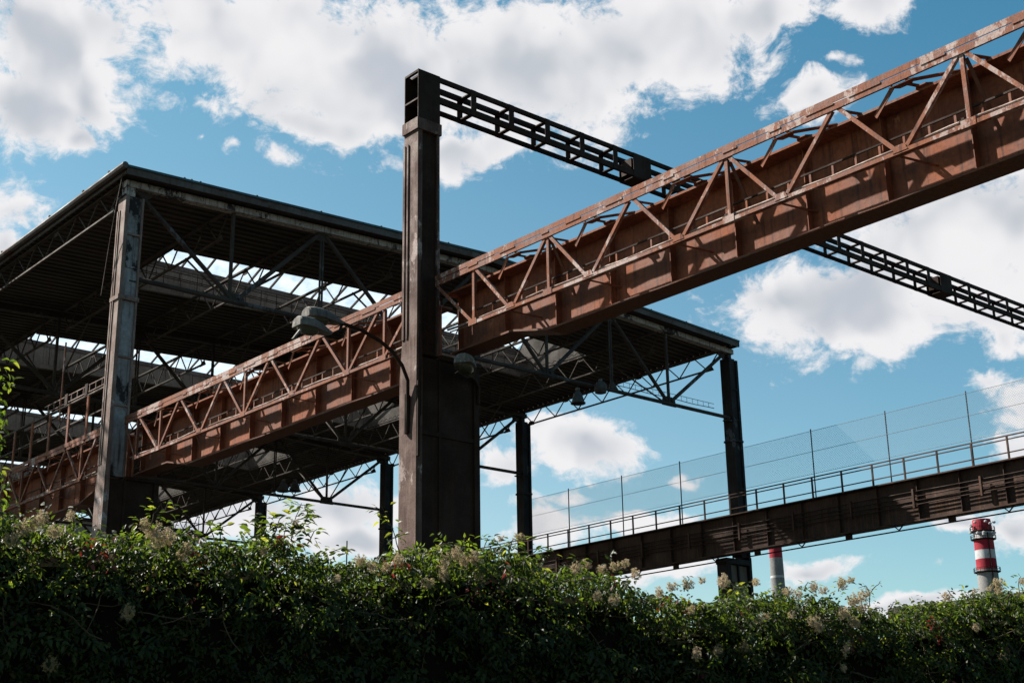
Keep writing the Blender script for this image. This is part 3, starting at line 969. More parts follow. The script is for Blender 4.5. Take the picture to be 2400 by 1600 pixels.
MB().box(36.255, 29.74, 16.20, 36.30, 72.0, 16.40).build('eave_board', FASC, roof)
for y in (30.5, 32.0, 34.1, 37.4, 40.6, 44.5, 49.0):
    MB().box(13.20, y - 0.03, 16.42, 13.3, y + 0.03, 16.465).build('gutter_bracket', DARK, roof)
for x in (14.9, 15.1, 15.35, 17.0, 19.0, 21.0, 23.4, 31.9, 33.6, 35.0, 35.2, 35.4):
    MB().box(x - 0.02, 29.72, zdeck(x) + 0.106, x + 0.02, 29.78, zdeck(x) + 0.14).build('clip', DARK, roof)
cb = MB()
cb.tube([(13.33, 29.9, 16.30), (13.30, 30.1, 15.4), (13.38, 30.5, 14.6), (13.40, 30.8, 13.3)], 0.010, 5)
cb.build('hanging_cable', JOIST, roof)

# ------------------------------------------------------------------ skylights
skn = ['glazed roof skylight with beige upstand, nearest the front edge of the roof', 'second glazed roof skylight from the front, its beige upstand crossing the pale column',
       'third glazed roof skylight, seen low left of the pale column', 'rearmost glazed roof skylight']
for k, (y0, y1) in enumerate(HOLES):
    root = thing('roof_skylight', skn[k], 'skylight', (HX0, y0, 16.45), 'glazed skylights across the roof')
    zt_ = 17.42
    zr = 18.15
    ymid = (y0 + y1) / 2
    for x0, x1, nm in ((HX0, XRIDGE, 'far_wall'), (XRIDGE, HX1, 'far_wall')):
        pw = []
        m = MB()
        m.poly([(x0, y1 + 0.02, zdeck(x0) - 0.06), (x1, y1 + 0.02, zdeck(x1) - 0.06), (x1, y1 + 0.02, zt_), (x0, y1 + 0.02, zt_)], (0, 1, 0), 0.03)
        m.build('upstand_wall', BEIGE, root)
        m = MB()
        m.poly([(x0, y0 - 0.105, zdeck(x0) - 0.06), (x1, y0 - 0.105, zdeck(x1) - 0.06), (x1, y0 - 0.105, zt_), (x0, y0 - 0.105, zt_)], (0, 1, 0), 0.03)
        m.build('upstand_wall', BEIGE, root)
    for x in (HX0 - 0.02, HX1 + 0.02):
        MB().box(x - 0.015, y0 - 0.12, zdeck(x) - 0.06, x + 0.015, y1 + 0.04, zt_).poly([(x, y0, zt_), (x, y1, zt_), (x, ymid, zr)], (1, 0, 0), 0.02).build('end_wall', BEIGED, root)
    seam = MB()
    x = HX0 + 0.35
    while x < HX1:
        seam.box(x - 0.008, y1 - 0.006, zdeck(x) + 0.1, x + 0.008, y1 + 0.004, zt_ - 0.12); x += 0.58
    seam.build('panel_seams', DARK, root)
    MB().box(HX0, y1 - 0.02, zt_ - 0.12, HX1, y1 + 0.06, zt_ + 0.03).build('curb', FASC, root)
    MB().box(HX0, y0 - 0.14, zt_, HX1, y0 - 0.04, zt_ + 0.06).build('curb', FASC, root)
    lip = MB()
    for x0, x1 in ((HX0, XRIDGE), (XRIDGE, HX1)):
        lip.hexa([(x0, y1 - 0.10, zdeck(x0) - 0.10), (x1, y1 - 0.10, zdeck(x1) - 0.10), (x1, y1 + 0.0, zdeck(x1) - 0.10), (x0, y1 + 0.0, zdeck(x0) - 0.10),
                  (x0, y1 - 0.10, zdeck(x0) + 0.06), (x1, y1 - 0.10, zdeck(x1) + 0.06), (x1, y1 + 0.0, zdeck(x1) + 0.06), (x0, y1 + 0.0, zdeck(x0) + 0.06)])
    lip.build('lower_lip', BEIGE, root)
    x = HX0 + 0.5
    bars = 0
    while x < HX1:
        MB().beam((x, y1, zt_ + 0.02), (x, ymid, zr), 0.045, 0.07).beam((x, ymid, zr), (x, y0 - 0.1, zt_ + 0.02), 0.045, 0.07).build('glazing_bar', DARK, root)
        x += 0.80; bars += 1
    MB().box(HX0, ymid - 0.04, zr + 0.0, HX1, ymid + 0.04, zr + 0.08).build('ridge_bar', DARK, root)
    gl = MB()
    for (ya_, za_), (yb_, zb2) in (((y1 + 0.05, zt_ + 0.06), (ymid, zr + 0.05)), ((ymid, zr + 0.05), (y0 - 0.12, zt_ + 0.06))):
        b = len(gl.v)
        gl.v += [(HX0, ya_, za_), (HX1, ya_, za_), (HX1, yb_, zb2), (HX0, yb_, zb2)]
        gl.f.append((b, b + 1, b + 2, b + 3))
    gl.build('glass_pane', GLASS, root)
    if k == 0:
        rl = MB()
        for z in (16.98, 16.80, 16.74):
            rl.box(HX0 - 3, y1 - 0.55, z, HX1, y1 - 0.53, z + 0.022)
        x = HX0 + 0.2
        while x < HX1:
            rl.box(x, y1 - 0.548, 16.76, x + 0.02, y1 - 0.532, 16.98); x += 0.78
        rl.build('catwalk_rail', DARK, root)

# slim cable ladder behind the front truss on the right
root = thing('cable_ladder', 'thin sagging cable ladder behind the right end of the front truss', 'cable ladder', (31.2, 31.0, 14.2))
m = MB()
xs = [30.9 + 0.28 * i for i in range(20)]
for i, x in enumerate(xs[:-1]):
    x2 = xs[i + 1]
    m.beam((x, 31.0, 14.39), (x2, 31.0, 14.39), 0.014, 0.014)
    m.beam((x, 31.0, 14.22 + 0.012 * math.sin(x * 3)), (x2, 31.0, 14.22 + 0.012 * math.sin(x2 * 3)), 0.018, 0.02)
    m.beam((x, 31.0, 14.23), (x, 31.0, 14.39), 0.01, 0.01)
m.build('ladder_rails', DARK, root)

# ------------------------------------------------------------------ bell lamps hanging in the hall


def bell(x, y, ztop, h, r, label):
    root = thing('bell_lamp', label, 'lamp', (x, y, ztop), 'bell lamps hanging in the hall')
    MB().lathe([(0.05, 0), (0.055, -h * 0.18), (r * 0.42, -h * 0.30), (r * 0.62, -h * 0.45), (r * 0.86, -h * 0.9), (r, -h * 0.93), (r, -h), (r * 0.9, -h), (r * 0.8, -h * 0.88), (r * 0.5, -h * 0.42), (0.02, -h * 0.30)],
               (x, y, ztop), 20).build('shade', LAMPD, root, smooth=True)
    MB().lathe([(0.0, h * 0.02), (0.07, 0), (0.075, -h * 0.1), (0.05, -h * 0.14)], (x, y, ztop), 14).build('socket', LAMPG, root, smooth=True)
    MB().tube([(x, y, ztop), (x, y, ztop + 0.18)], 0.02, 6).build('hanger', DARK, root)
    return root


bell(28.78, 30.10, 13.46, 0.50, 0.235, 'metal bell lamp hanging just under the front truss tie bar')
b2 = bell(23.0 + 0.0, 50.4, 13.50, 0.52, 0.27, 'left dark bell lamp against the sky left of the tall brown column')
pa = atY(691, 1139, 50.4); pb = atY(664, 1141, 50.4)
b2.location = (pa.x, 50.4, pa.z + 0.30)
b2['label'] = 'right one of two dark bell lamps above the hedge bush'
b3 = dup(b2, (pb.x, 50.4, pb.z + 0.33), 'left one of two dark bell lamps above the hedge bush')
root = thing('lantern_lamp', 'squat round lantern lamp hanging beside the front truss tie bar', 'lamp', (29.68, 30.0, 13.82))
MB().lathe([(0.06, 0.0), (0.13, -0.04), (0.20, -0.15), (0.205, -0.30), (0.185, -0.31), (0.18, -0.38), (0.12, -0.40), (0, -0.40)], (29.68, 30.0, 13.82), 20).build('housing', LAMPD, root, smooth=True)
MB().lathe([(0, 0.0), (0.07, 0.0), (0.07, 0.06), (0, 0.06)], (29.68, 30.0, 13.82), 12).build('cap', LAMPG, root)
MB().tube([(29.5, 30.0, 13.88), (29.68, 30.0, 13.93), (29.86, 30.0, 13.88)], 0.015, 6).build('yoke', DARK, root)
p = atY(1436, 905, 30.4)
root = thing('bell_lamp', 'small grey bell lamp right of the lantern on the front truss', 'lamp', (p.x, 30.4, p.z + 0.16), 'bell lamps hanging in the hall')
MB().lathe([(0.04, 0), (0.05, -0.06), (0.10, -0.12), (0.19, -0.30), (0.17, -0.30), (0.06, -0.12)], (p.x, 30.4, p.z + 0.16), 18).build('shade', LAMPD, root, smooth=True)

# ------------------------------------------------------------------ street lamps on the tall column


def lamp_head(root, c, L, yaw, pitch, w=0.26, h=0.15):
    """cobra head: blunt faceted housing, tapering to the arm; local +x = towards the tip"""
    cy, sy = math.cos(yaw), math.sin(yaw)
    cp, sp_ = math.cos(pitch), math.sin(pitch)

    def T(x, y, z):
        x2 = x * cp - z * sp_; z2 = x * sp_ + z * cp
        return (c[0] + x2 * cy - y * sy, c[1] + x2 * sy + y * cy, c[2] + z2)
    secs = [(0.0, 0.05, 0.05, 0.02), (0.12, 0.08, 0.09, 0.0), (0.35, 0.14, 0.15, 0.0), (0.62, 0.185, 0.185, 0.0), (0.86, 0.18, 0.185, 0.0), (0.97, 0.15, 0.17, 0.0), (1.0, 0.12, 0.15, 0.0)]
    m = MB(); n = 10
    for sx, hw, hh, z0 in secs:
        for k in range(n):
            a = math.pi * k / (n - 1)
            m.v.append(T(sx * L, hw * math.cos(a), z0 + hh * (abs(math.sin(a)) ** 0.55)))
    for i in range(len(secs) - 1):
        for k in range(n - 1):
            m.f.append((i * n + k, i * n + k + 1, (i + 1) * n + k + 1, (i + 1) * n + k))
        m.f.append((i * n, (i + 1) * n, (i + 1) * n + n - 1, i * n + n - 1))
    m.f.append(tuple(range(n))[::-1]); m.f.append(tuple((len(secs) - 1) * n + k for k in range(n)))
    hsg = m.build('lamp_housing', LAMPG, root)
    m = MB(); ns = 16
    cx = 0.66 * L
    for r_, dz in ((1.0, -0.002), (0.93, -0.035), (0.7, -0.07), (0.35, -0.09)):
        for k in range(ns):
            a = 2 * math.pi * k / ns
            m.v.append(T(cx + r_ * 0.30 * L * math.cos(a), r_ * 0.145 * math.sin(a), dz))
    for i in range(3):
        for k in range(ns):
            m.f.append((i * ns + k, i * ns + (k + 1) % ns, (i + 1) * ns + (k + 1) % ns, (i + 1) * ns + k))
    m.f.append(tuple(3 * ns + k for k in range(ns)))
    m.build('lens', LENS, hsg, smooth=True)
    return hsg


root = thing('street_lamp', 'twin headed street lamp on a curved arm left of the tall brown column', 'street lamp', (13.5, 18.3, 7.4))
arm = [(13.505, 18.28, 7.35), (13.48, 18.25, 7.9), (13.44, 18.2, 8.22), (13.32, 18.2, 8.46), (13.12, 18.2, 8.66), (12.86, 18.2, 8.80), (12.5, 18.2, 8.91), (12.1, 18.2, 8.955), (11.95, 18.2, 8.96)]
MB().tube(arm, 0.032, 8).build('arm', DARK, root)
MB().tube([(13.50, 18.3, 8.0), (13.50, 18.3, 7.32)], 0.045, 8).build('wall_sleeve', DARK, root)
lamp_head(root, (12.10, 18.2, 8.92), 0.72, math.pi, 0.0)
MB().tube([(12.1, 18.22, 8.93), (11.95, 18.05, 8.76), (11.80, 17.95, 8.66)], 0.025, 6).build('branch_arm', DARK, root)
hh = lamp_head(root, (11.72, 17.95, 8.60), 0.66, math.pi, 0.05)
MB().beam((11.12, 17.9, 8.58), (10.98, 17.9, 8.38), 0.05, 0.03).build('hinged_flap', LAMPG, root)

root = thing('street_lamp', 'single street lamp head with domed lens right of the tall brown column', 'street lamp', (14.9, 18.2, 8.6))
MB().tube([(14.86, 18.05, 8.0), (14.86, 18.04, 8.3), (14.78, 18.03, 8.42), (14.62, 18.0, 8.46)], 0.028, 8).build('arm', DARK, root)
lamp_head(root, (14.66, 18.02, 8.42), 0.84, R(222), R(4))
MB().tube([(14.02, 17.45, 8.45), (13.93, 17.4, 8.30), (13.82, 17.4, 8.22)], 0.008, 5).build('loose_wire', DARK, root)

# ------------------------------------------------------------------ far smoke stacks


def stack(label, xl, xr, ytop, bands, ztop_y, dist, rings=(), door=None):
    v = ray((xl + xr) / 2, ytop); hd = math.hypot(v.x, v.y)
    c = EYE + v * (dist / hd)
    vl = ray(xl, ytop); vr = ray(xr, ytop)
    pl = EYE + vl * (dist / math.hypot(vl.x, vl.y)); prr = EYE + vr * (dist / math.hypot(vr.x, vr.y))
    r = (Vector((pl.x, pl.y)) - Vector((prr.x, prr.y))).length / 2
    zpx = lambda py: (lambda w: EYE.z + w.z * dist / math.hypot(w.x, w.y))(ray((xl + xr) / 2 + 10, py))
    zt_ = zpx(ytop)
    rad = lambda z: r * (1 + 0.012 * (zt_ - z))
    root = thing('smoke_stack', label, 'smoke stack', (c.x, c.y, 0), 'far smoke stacks')
    ys = [ytop] + [b[0] for b in bands]
    for (y1_, mt, nm) in [(bands[i][0], bands[i][1], bands[i][2]) for i in range(len(bands))]:
        i = [b[0] for b in bands].index(y1_)
        za = zpx(ys[i]); zb_ = zpx(y1_) if y1_ < 1900 else 0
        prof = [(rad(zb_) + 0.002, zb_), (rad(za), za)]
        if i == 0:
            prof = [(rad(zb_), zb_), (rad(za + 0), za - 0.6), (rad(za) * 0.96, za), (rad(za) * 0.8, za), (rad(za) * 0.8, za - 2)]
        MB().lathe(prof, (c.x, c.y, 0), 28).build(nm, mt, root, smooth=(i > 0))
    for py in rings:
        z = zpx(py)
        rr = rad(z)
        mm = MB().lathe([(rr, -0.15), (rr + 0.45, 0.0), (rr + 0.45, 0.08), (rr, 0.08)], (c.x, c.y, z), 24)
        mm.lathe([(rr + 0.42, 0.7), (rr + 0.46, 0.7), (rr + 0.46, 0.76), (rr + 0.42, 0.76), (rr + 0.42, 0.7)], (c.x, c.y, z), 24)
        mm.lathe([(rr + 0.42, 0.38), (rr + 0.46, 0.38), (rr + 0.46, 0.42), (rr + 0.42, 0.42), (rr + 0.42, 0.38)], (c.x, c.y, z), 24)
        for k in range(18):
            a = 2 * math.pi * k / 18
            mm.box(c.x + (rr + 0.44) * math.cos(a) - 0.03, c.y + (rr + 0.44) * math.sin(a) - 0.03, z, c.x + (rr + 0.44) * math.cos(a) + 0.03, c.y + (rr + 0.44) * math.sin(a) + 0.03, z + 0.75)
        mm.build('gallery', DARK, root)
    return root, c, r, zt_, zpx, rad


root, c, r, zt_, zpx, rad = stack('near red and white banded smoke stack with antennas and galleries at lower right', 2277, 2322, 1217,
    [(1243, STRED, 'red_top_band'), (1264, STWHT, 'white_band'), (1289, STRED, 'red_band'), (1310, STWHT, 'white_band'), (1335, STRED, 'red_band'), (3000, CONC, 'concrete_shaft')], 1217, 250, (1245, 1264, 1341))
dirc = Vector((-c.x, -c.y)).normalized(); tn = Vector((dirc.y, -dirc.x))
rnd = random.Random(3)
for k in range(16):
    a = rnd.uniform(-1.5, 1.5)
    py = rnd.choice([1232, 1237, 1240, 1254, 1258, 1262])
    z = zpx(py); rr = rad(z) + 0.5
    dx = dirc * math.cos(a) + tn * math.sin(a)
    q = (c.x + dx.x * rr, c.y + dx.y * rr, z + 0.5)
    MB().lathe([(0, -0.25), (0.26, -0.12), (0.26, 0.12), (0, 0.25)], q, 10).build('antenna_dish', STWHT, root)
pts = []
for z in (zpx(1250), zpx(1400)):
    dx = (dirc * 0.9 - tn * 0.45).normalized()
    pts.append((c.x + dx.x * (rad(z) + 0.12), c.y + dx.y * (rad(z) + 0.12), z))
MB().tube(pts, 0.11, 6).build('ladder', DARK, root)
stack('distant grey smoke stack with a pinkish red top just below the dark girder', 1801, 1831, 1268,
      [(1307, STRED, 'red_top_band'), (1349, CONC, 'concrete_shaft'), (1354, STWHT, 'white_band'), (3000, CONC, 'concrete_shaft')], 1268, 250)

# ------------------------------------------------------------------ low buildings behind the hedge
root = thing('distant_shed', 'low drab shed roof edge just above the hedge at lower right', 'building', (60, 30, 0))
MB().box(60, 20, 0, 75, 40.4, 9.4).build('wall', BRICK, root)
MB().box(59.7, 19.7, 9.4, 75.3, 40.7, 9.9).build('roof_slab', BEIGED, root)
root = thing('distant_building', 'low brown building with a roof railing behind the left end of the hedge', 'building', (38, 90, 0))
MB().box(38, 90, 0, 47.8, 100, 19.5).build('wall', BRICK, root)
MB().box(37.8, 89.8, 19.5, 48.1, 100, 19.7).build('roof_slab', DARK, root)
rl = MB()
for z in (20.2, 20.7):
    rl.box(38, 89.9, z, 47.9, 89.94, z + 0.05)
for i in range(11):
    rl.box(38 + i * 0.98, 89.9, 19.7, 38.05 + i * 0.98, 89.94, 20.7)
rl.build('roof_railing', GALV, root)
root = thing('mast', 'thin far mast sticking up from the hedge left of the tall brown column', 'mast', (60.7, 90, 0))
MB().tube([(60.72, 90, 0), (60.72, 90, 20.3)], [0.1, 0.05], 6).build('pole', DARK, root)

# ------------------------------------------------------------------ hedge of climbing vines
HA = Vector((2.9621, 7.9672, 0)); HB = Vector((9.8700, 5.5022, 0))
HU = (HB - HA).normalized(); HL = (HB - HA).length
HN = Vector((HU.y, -HU.x, 0))            # towards the camera
if HN.dot(-HA) < 0: HN = -HN
PROF = [(-0.5, 3.15), (-0.15, 3.2), (0, 3.167), (0.0189, 3.187), (0.0384, 3.182), (0.065, 3.149), (0.0984, 3.154), (0.1115, 3.16), (0.1215, 3.17), (0.1324, 3.155), (0.1676, 3.115),
        (0.1923, 3.12), (0.2065, 3.13), (0.217, 3.15), (0.2351, 3.15), (0.2501, 3.12), (0.2617, 3.07), (0.2956, 3.026), (0.3145, 3.064), (0.3376, 3.116),
        (0.3848, 3.132), (0.413, 3.197), (0.4335, 3.196), (0.4498, 3.131), (0.4745, 3.054), (0.5082, 3.042), (0.5341, 3.06), (0.5597, 2.994), (0.5856, 2.92),
        (0.6036, 2.93), (0.6483, 2.895), (0.6951, 2.937), (0.7428, 2.955), (0.7865, 2.945), (0.8149, 2.867), (0.8391, 2.811), (0.8641, 2.795),
        (0.9178, 2.907), (0.962, 2.98), (1.0, 2.99), (1.2, 2.9), (1.6, 2.95)]


def prof(s):
    for (a, za), (b, zb_) in zip(PROF[:-1], PROF[1:]):
        if a <= s <= b:
            return za + (zb_ - za) * (s - a) / (b - a)
    return PROF[0][1] if s < PROF[0][0] else PROF[-1][1]


def hp(x, y):
    """point on the hedge's front line plane for a spot"""
    v = ray(x, y)
    den = v.x * HU.y - v.y * HU.x
    t = (HA.x * HU.y - HA.y * HU.x) / den
    return EYE + v * t


class Leaves:
    def __init__(s):
        s.v = []; s.f = []; s.t = []

    def leaf(s, p, axis, nrm, L, wd, tone):
        axis = axis.normalized()
        side = axis.cross(nrm)
        if side.length < 1e-4: return
        side.normalize(); nrm = side.cross(axis)
        b = len(s.v); c = 0.18 * wd
        pts = [(0, 0, 0), (0.28, 0.42, 0.10), (0.28, -0.42, 0.10), (0.62, 0.34, 0.06), (0.62, -0.34, 0.06), (1.0, 0, -0.12), (0.32, 0, 0), (0.66, 0, -0.02)]
        for (x, y, z) in pts:
            s.v.append(tuple(p + axis * (x * L) + side * (y * wd) + nrm * (z * wd * 1.6)))
        for f in ((0, 6, 1), (0, 2, 6), (6, 7, 3, 1), (6, 2, 4, 7), (7, 5, 3), (7, 4, 5)):
            s.f.append(tuple(b + i for i in f)); s.t.append(tone)

    def build(s, name, mat_, parent=None, kind=None, label=None):
        m = MB(); m.v = s.v; m.f = s.f
        o = m.build(name, mat_, parent, kind=kind, label=label)
        at = o.data.attributes.new('tone', 'FLOAT', 'FACE')
        at.data.foreach_set('value', s.t)
        return o


rl_ = random.Random(11)


def rv(k=1.0):
    return Vector((rl_.gauss(0, k), rl_.gauss(0, k), rl_.gauss(0, k)))


hedge = thing('climbing_vine_hedge', 'dense hedge of climbing vines with seed heads across the foreground', 'hedge', (HA.x, HA.y, 0))
lv = Leaves(); lr = Leaves()
red_spots = [hp(x, y) for x, y in ((185, 1262), (215, 1258), (235, 1268), (645, 1238), (930, 1305), (1430, 1330), (2215, 1465), (2290, 1410), (2020, 1480), (440, 1290), (1610, 1420), (70, 1240), (1130, 1372), (2380, 1480))]
DEPTH = 0.95


DEAD = Leaves()


def shoot(s, dp, z, n=7, big=1.0, updir=0.0):
    base = HA + HU * (s * HL) - HN * dp
    p = Vector((base.x, base.y, z))
    d_ = (HU * rl_.gauss(0, 0.8) + Vector((0, 0, rl_.uniform(-0.9, 0.2) + updir)) + HN * rl_.uniform(0.0, 0.7)).normalized()
    red = any((p - q).length < 0.10 for q in red_spots) and rl_.random() < 0.45 or rl_.random() < 0.004
    tone0 = rl_.random() ** 1.5 * 0.85
    sz = rl_.uniform(0.6, 1.15) * big
    nb = (HN * rl_.uniform(0.1, 0.9) + Vector((0, 0, rl_.uniform(0.3, 1.1))) + rv(0.3)).normalized()
    for i in range(n):
        sd_ = d_.cross(nb).normalized() * (1 if i % 2 else -1)
        ax = (d_ * 0.5 + sd_ * rl_.uniform(0.5, 1.1) + Vector((0, 0, -0.3)) + rv(0.18)).normalized()
        nn = (nb + rv(0.28)).normalized()
        L = rl_.uniform(0.032, 0.058) * sz
        tgt = lr if red and rl_.random() < 0.7 else (DEAD if rl_.random() < 0.012 else lv)
        tgt.leaf(p + ax * 0.006, ax, nn, L, L * rl_.uniform(0.45, 0.68), min(1.0, max(0.0, tone0 + rl_.gauss(0, 0.12))))
        p = p + d_ * 0.021 * sz
        d_ = (d_ + rv(0.12) + Vector((0, 0, -0.10))).normalized()


def bumps(s):
    return -0.02 - (0.03 if 0.5 < s < 0.8 else (-0.03 if s > 0.87 else 0.0)) + 0.02 * math.sin(s * 37 + 1) + 0.018 * math.sin(s * 83 + 2) + 0.014 * math.sin(s * 151)


def fronty(s, z):
    """undulating front surface, metres behind the front line"""
    return 0.06 + 0.05 * math.sin(s * 29 + z * 4) + 0.05 * math.sin(s * 61 - z * 9) + 0.04 * math.sin(z * 17 + s * 13)


for i in range(5600):                      # front face
    s = rl_.uniform(-0.16, 1.16)
    zt_ = prof(s) + bumps(s) - 0.02
    z = 2.05 + (zt_ - 2.05) * rl_.random() ** 0.85
    if math.sin(s * 71 + z * 9) + math.sin(s * 43 - z * 21 + 2) < -1.35 and rl_.random() < 0.75: continue
    dp = fronty(s, z) + abs(rl_.gauss(0, 0.06)) + max(0, (z - (zt_ - 0.13))) * 0.8
    shoot(s, dp, z, rl_.randint(4, 9))
for i in range(4700):                       # top
    s = rl_.uniform(-0.16, 1.16)
    dp = rl_.uniform(0.02, DEPTH)
    zt_ = prof(s) + bumps(s) - 0.10 * ((dp - 0.35) / 0.5) ** 2 + 0.02 * math.sin(dp * 20 + s * 40)
    shoot(s, dp, zt_ - abs(rl_.gauss(0, 0.045)) + rl_.uniform(-0.01, 0.02), rl_.randint(4, 8))
for i in range(70):                         # wiry shoots that stick out of the top
    s = rl_.uniform(0, 1)
    shoot(s, rl_.uniform(0.05, 0.3), prof(s) + bumps(s) + 0.01, rl_.randint(4, 7), 0.8, 1.6)
for i in range(900):                       # lower front, outside the photograph
    s = rl_.uniform(-0.3, 1.3)
    z = rl_.uniform(0.1, 2.1)
    shoot(s, fronty(s, z) + abs(rl_.gauss(0, 0.07)), z, 8, 1.9)
lv.build('foliage', LEAF, hedge, kind='stuff')
lr.build('red_foliage', REDLEAF, hedge, kind='stuff', label='reddish autumn leaves among the green vine')
DEAD.build('dead_leaves', DEADM, hedge, kind='stuff', label='withered brown leaves')
# dark mass of twigs inside
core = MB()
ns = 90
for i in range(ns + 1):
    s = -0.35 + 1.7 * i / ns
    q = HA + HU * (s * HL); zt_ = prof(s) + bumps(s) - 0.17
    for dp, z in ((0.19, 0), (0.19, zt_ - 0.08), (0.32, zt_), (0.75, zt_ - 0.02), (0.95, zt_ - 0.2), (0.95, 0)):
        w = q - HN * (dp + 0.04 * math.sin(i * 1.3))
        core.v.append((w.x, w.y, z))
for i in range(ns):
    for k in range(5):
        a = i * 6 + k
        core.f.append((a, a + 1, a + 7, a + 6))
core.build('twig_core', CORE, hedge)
tw = MB()
for i in range(120):
    s = rl_.uniform(-0.05, 1.05)
    z = prof(s) - rl_.uniform(0.10, 0.6)
    p = HA + HU * (s * HL) - HN * rl_.uniform(0.0, 0.25); p = Vector((p.x, p.y, z))
    pts = [p]
    dr = (HU * rl_.gauss(0, 1) + Vector((0, 0, rl_.uniform(-0.8, 0.1))) + HN * rl_.uniform(-0.1, 0.15)).normalized()
    for k in range(5):
        pts.append(pts[-1] + dr * 0.07); dr = (dr + rv(0.18) + Vector((0, 0, -0.06))).normalized()
    tw.tube(pts, 0.0035, 4)
tw.build('twig_tangle', STEM, hedge, kind='stuff')


# seed head clusters: a spray of small starry tufts
def cluster_mesh(seed, rx, rz, nfl):
    r_ = random.Random(seed); m = MB()
    for i in range(nfl):
        u = Vector((r_.gauss(0, 1), r_.gauss(0, 1), r_.gauss(0, 1))).normalized() * (r_.random() ** 0.4)
        c = Vector((u.x * rx, u.y * rx * 0.7, u.z * rz))
        ne = 17
        R0 = r_.uniform(0.010, 0.017)
        for k in range(ne):
            d_ = Vector((r_.gauss(0, 1), r_.gauss(0, 1), r_.gauss(0, 1) + 0.3)).normalized()
            sd_ = d_.cross(Vector((r_.gauss(0, 1), r_.gauss(0, 1), r_.gauss(0, 1)))).normalized() * 0.0011
            b = len(m.v)
            tip = c + d_ * R0
            m.v += [tuple(c - sd_), tuple(c + sd_), tuple(tip + sd_ * 0.9), tuple(tip - sd_ * 0.9)]
            m.f.append((b, b + 1, b + 2, b + 3))
        # little centre
        b = len(m.v); e = 0.0035
        for q in ((e, 0, 0), (-e, 0, 0), (0, e, 0), (0, -e, 0), (0, 0, e), (0, 0, -e)):
            m.v.append(tuple(c + Vector(q)))
        for f in ((0, 2, 4), (2, 1, 4), (1, 3, 4), (3, 0, 4), (2, 0, 5), (1, 2, 5), (3, 1, 5), (0, 3, 5)):
            m.f.append(tuple(b + i2 for i2 in f))
        # stalk
        b = len(m.v)
        q = Vector((0, 0, -rz * 0.8)); sd_ = Vector((0.0008, 0.0008, 0))
        m.v += [tuple(c - sd_), tuple(c + sd_), tuple(q + (c - q) * 0.3 + sd_), tuple(q + (c - q) * 0.3 - sd_)]
        m.f.append((b, b + 1, b + 2, b + 3))
    return m


SH = []
for sdx, (rx, rz, nf) in enumerate(((0.085, 0.065, 85), (0.06, 0.055, 55), (0.05, 0.04, 36), (0.055, 0.10, 70), (0.035, 0.03, 20))):
    m = cluster_mesh(50 + sdx, rx, rz, nf)
    o = m.build('seed_head', FLOWER)
    o.parent = hedge
    SH.append(o)
spots = [(95, 1218, 1, -.03), (60, 1235, 0, 0), (130, 1245, 1, 0), (30, 1262, 1, 0), (165, 1212, 2, -.03), (360, 1245, 0, -.02), (335, 1232, 1, -.05), (395, 1258, 0, 0), (370, 1270, 1, 0), (430, 1300, 1, .02),
         (440, 1285, 2, 0), (255, 1305, 2, .02), (540, 1345, 2, .02), (845, 1312, 1, 0), (875, 1325, 1, 0), (905, 1330, 2, 0), (935, 1310, 1, 0), (1040, 1322, 3, -.01), (1038, 1345, 1, -.02),
         (1068, 1297, 1, -.03), (1090, 1315, 1, 0), (1110, 1305, 1, -.02), (1000, 1368, 2, -.03), (1125, 1355, 1, 0), (1170, 1262, 4, -.03), (1210, 1262, 2, -.04), (1350, 1332, 1, -.02), (1375, 1322, 2, 0),
         (1408, 1335, 2, -.02), (1440, 1328, 2, -.02), (1462, 1322, 2, -.03), (1400, 1398, 2, 0), (1440, 1405, 1, 0), (1545, 1388, 1, 0), (1575, 1375, 2, 0), (1608, 1372, 2, -.03), (1640, 1360, 4, -.03),
         (1690, 1362, 1, -.04), (1765, 1366, 2, -.04), (1845, 1385, 1, 0), (1870, 1392, 1, 0), (1900, 1378, 1, -.03), (1925, 1385, 2, -.03), (1965, 1368, 1, -.05), (1985, 1360, 4, -.05), (2000, 1405, 0, -.02),
         (2020, 1422, 1, -.01), (1975, 1435, 1, 0), (2022, 1395, 1, -.03), (1990, 1455, 1, -.03), (2000, 1463, 2, -.03), (1905, 1455, 1, -.01), (1918, 1470, 2, -.01), (1855, 1440, 2, 0), (1795, 1445, 2, 0),
         (1783, 1452, 2, .02), (2215, 1400, 2, -.02), (2275, 1385, 4, -.05), (2328, 1368, 2, -.06), (2335, 1385, 2, -.04), (2385, 1365, 2, -.06), (2310, 1380, 4, -.05), (2290, 1470, 2, 0), (1620, 1430, 2, 0),
         (620, 1290, 2, .02), (1980, 1520, 3, -.02), (1975, 1565, 4, -.02), (1750, 1515, 0, .04), (1690, 1525, 1, .04), (1640, 1530, 1, .04), (120, 1555, 0, .03), 
         (300, 1430, 1, .04), (790, 1355, 4, 0), (1490, 1345, 2, 0), (2360, 1540, 1, .04), (690, 1225, 4, -.03)]
first_used = set()
for x, y, kd, off in spots:
    p = hp(x, y) + HN * (0.0 - off)
    if kd in first_used:
        o = SH[kd].copy(); COL.objects.link(o)
    else:
        o = SH[kd]; first_used.add(kd)
    o.parent = hedge
    o.location = p - ROOT[hedge]
    o.rotation_euler = (rl_.gauss(0, .2), rl_.gauss(0, .2), rl_.uniform(0, 6.28))
    k = rl_.uniform(0.7, 0.98)
    o.scale = (k, k, k)


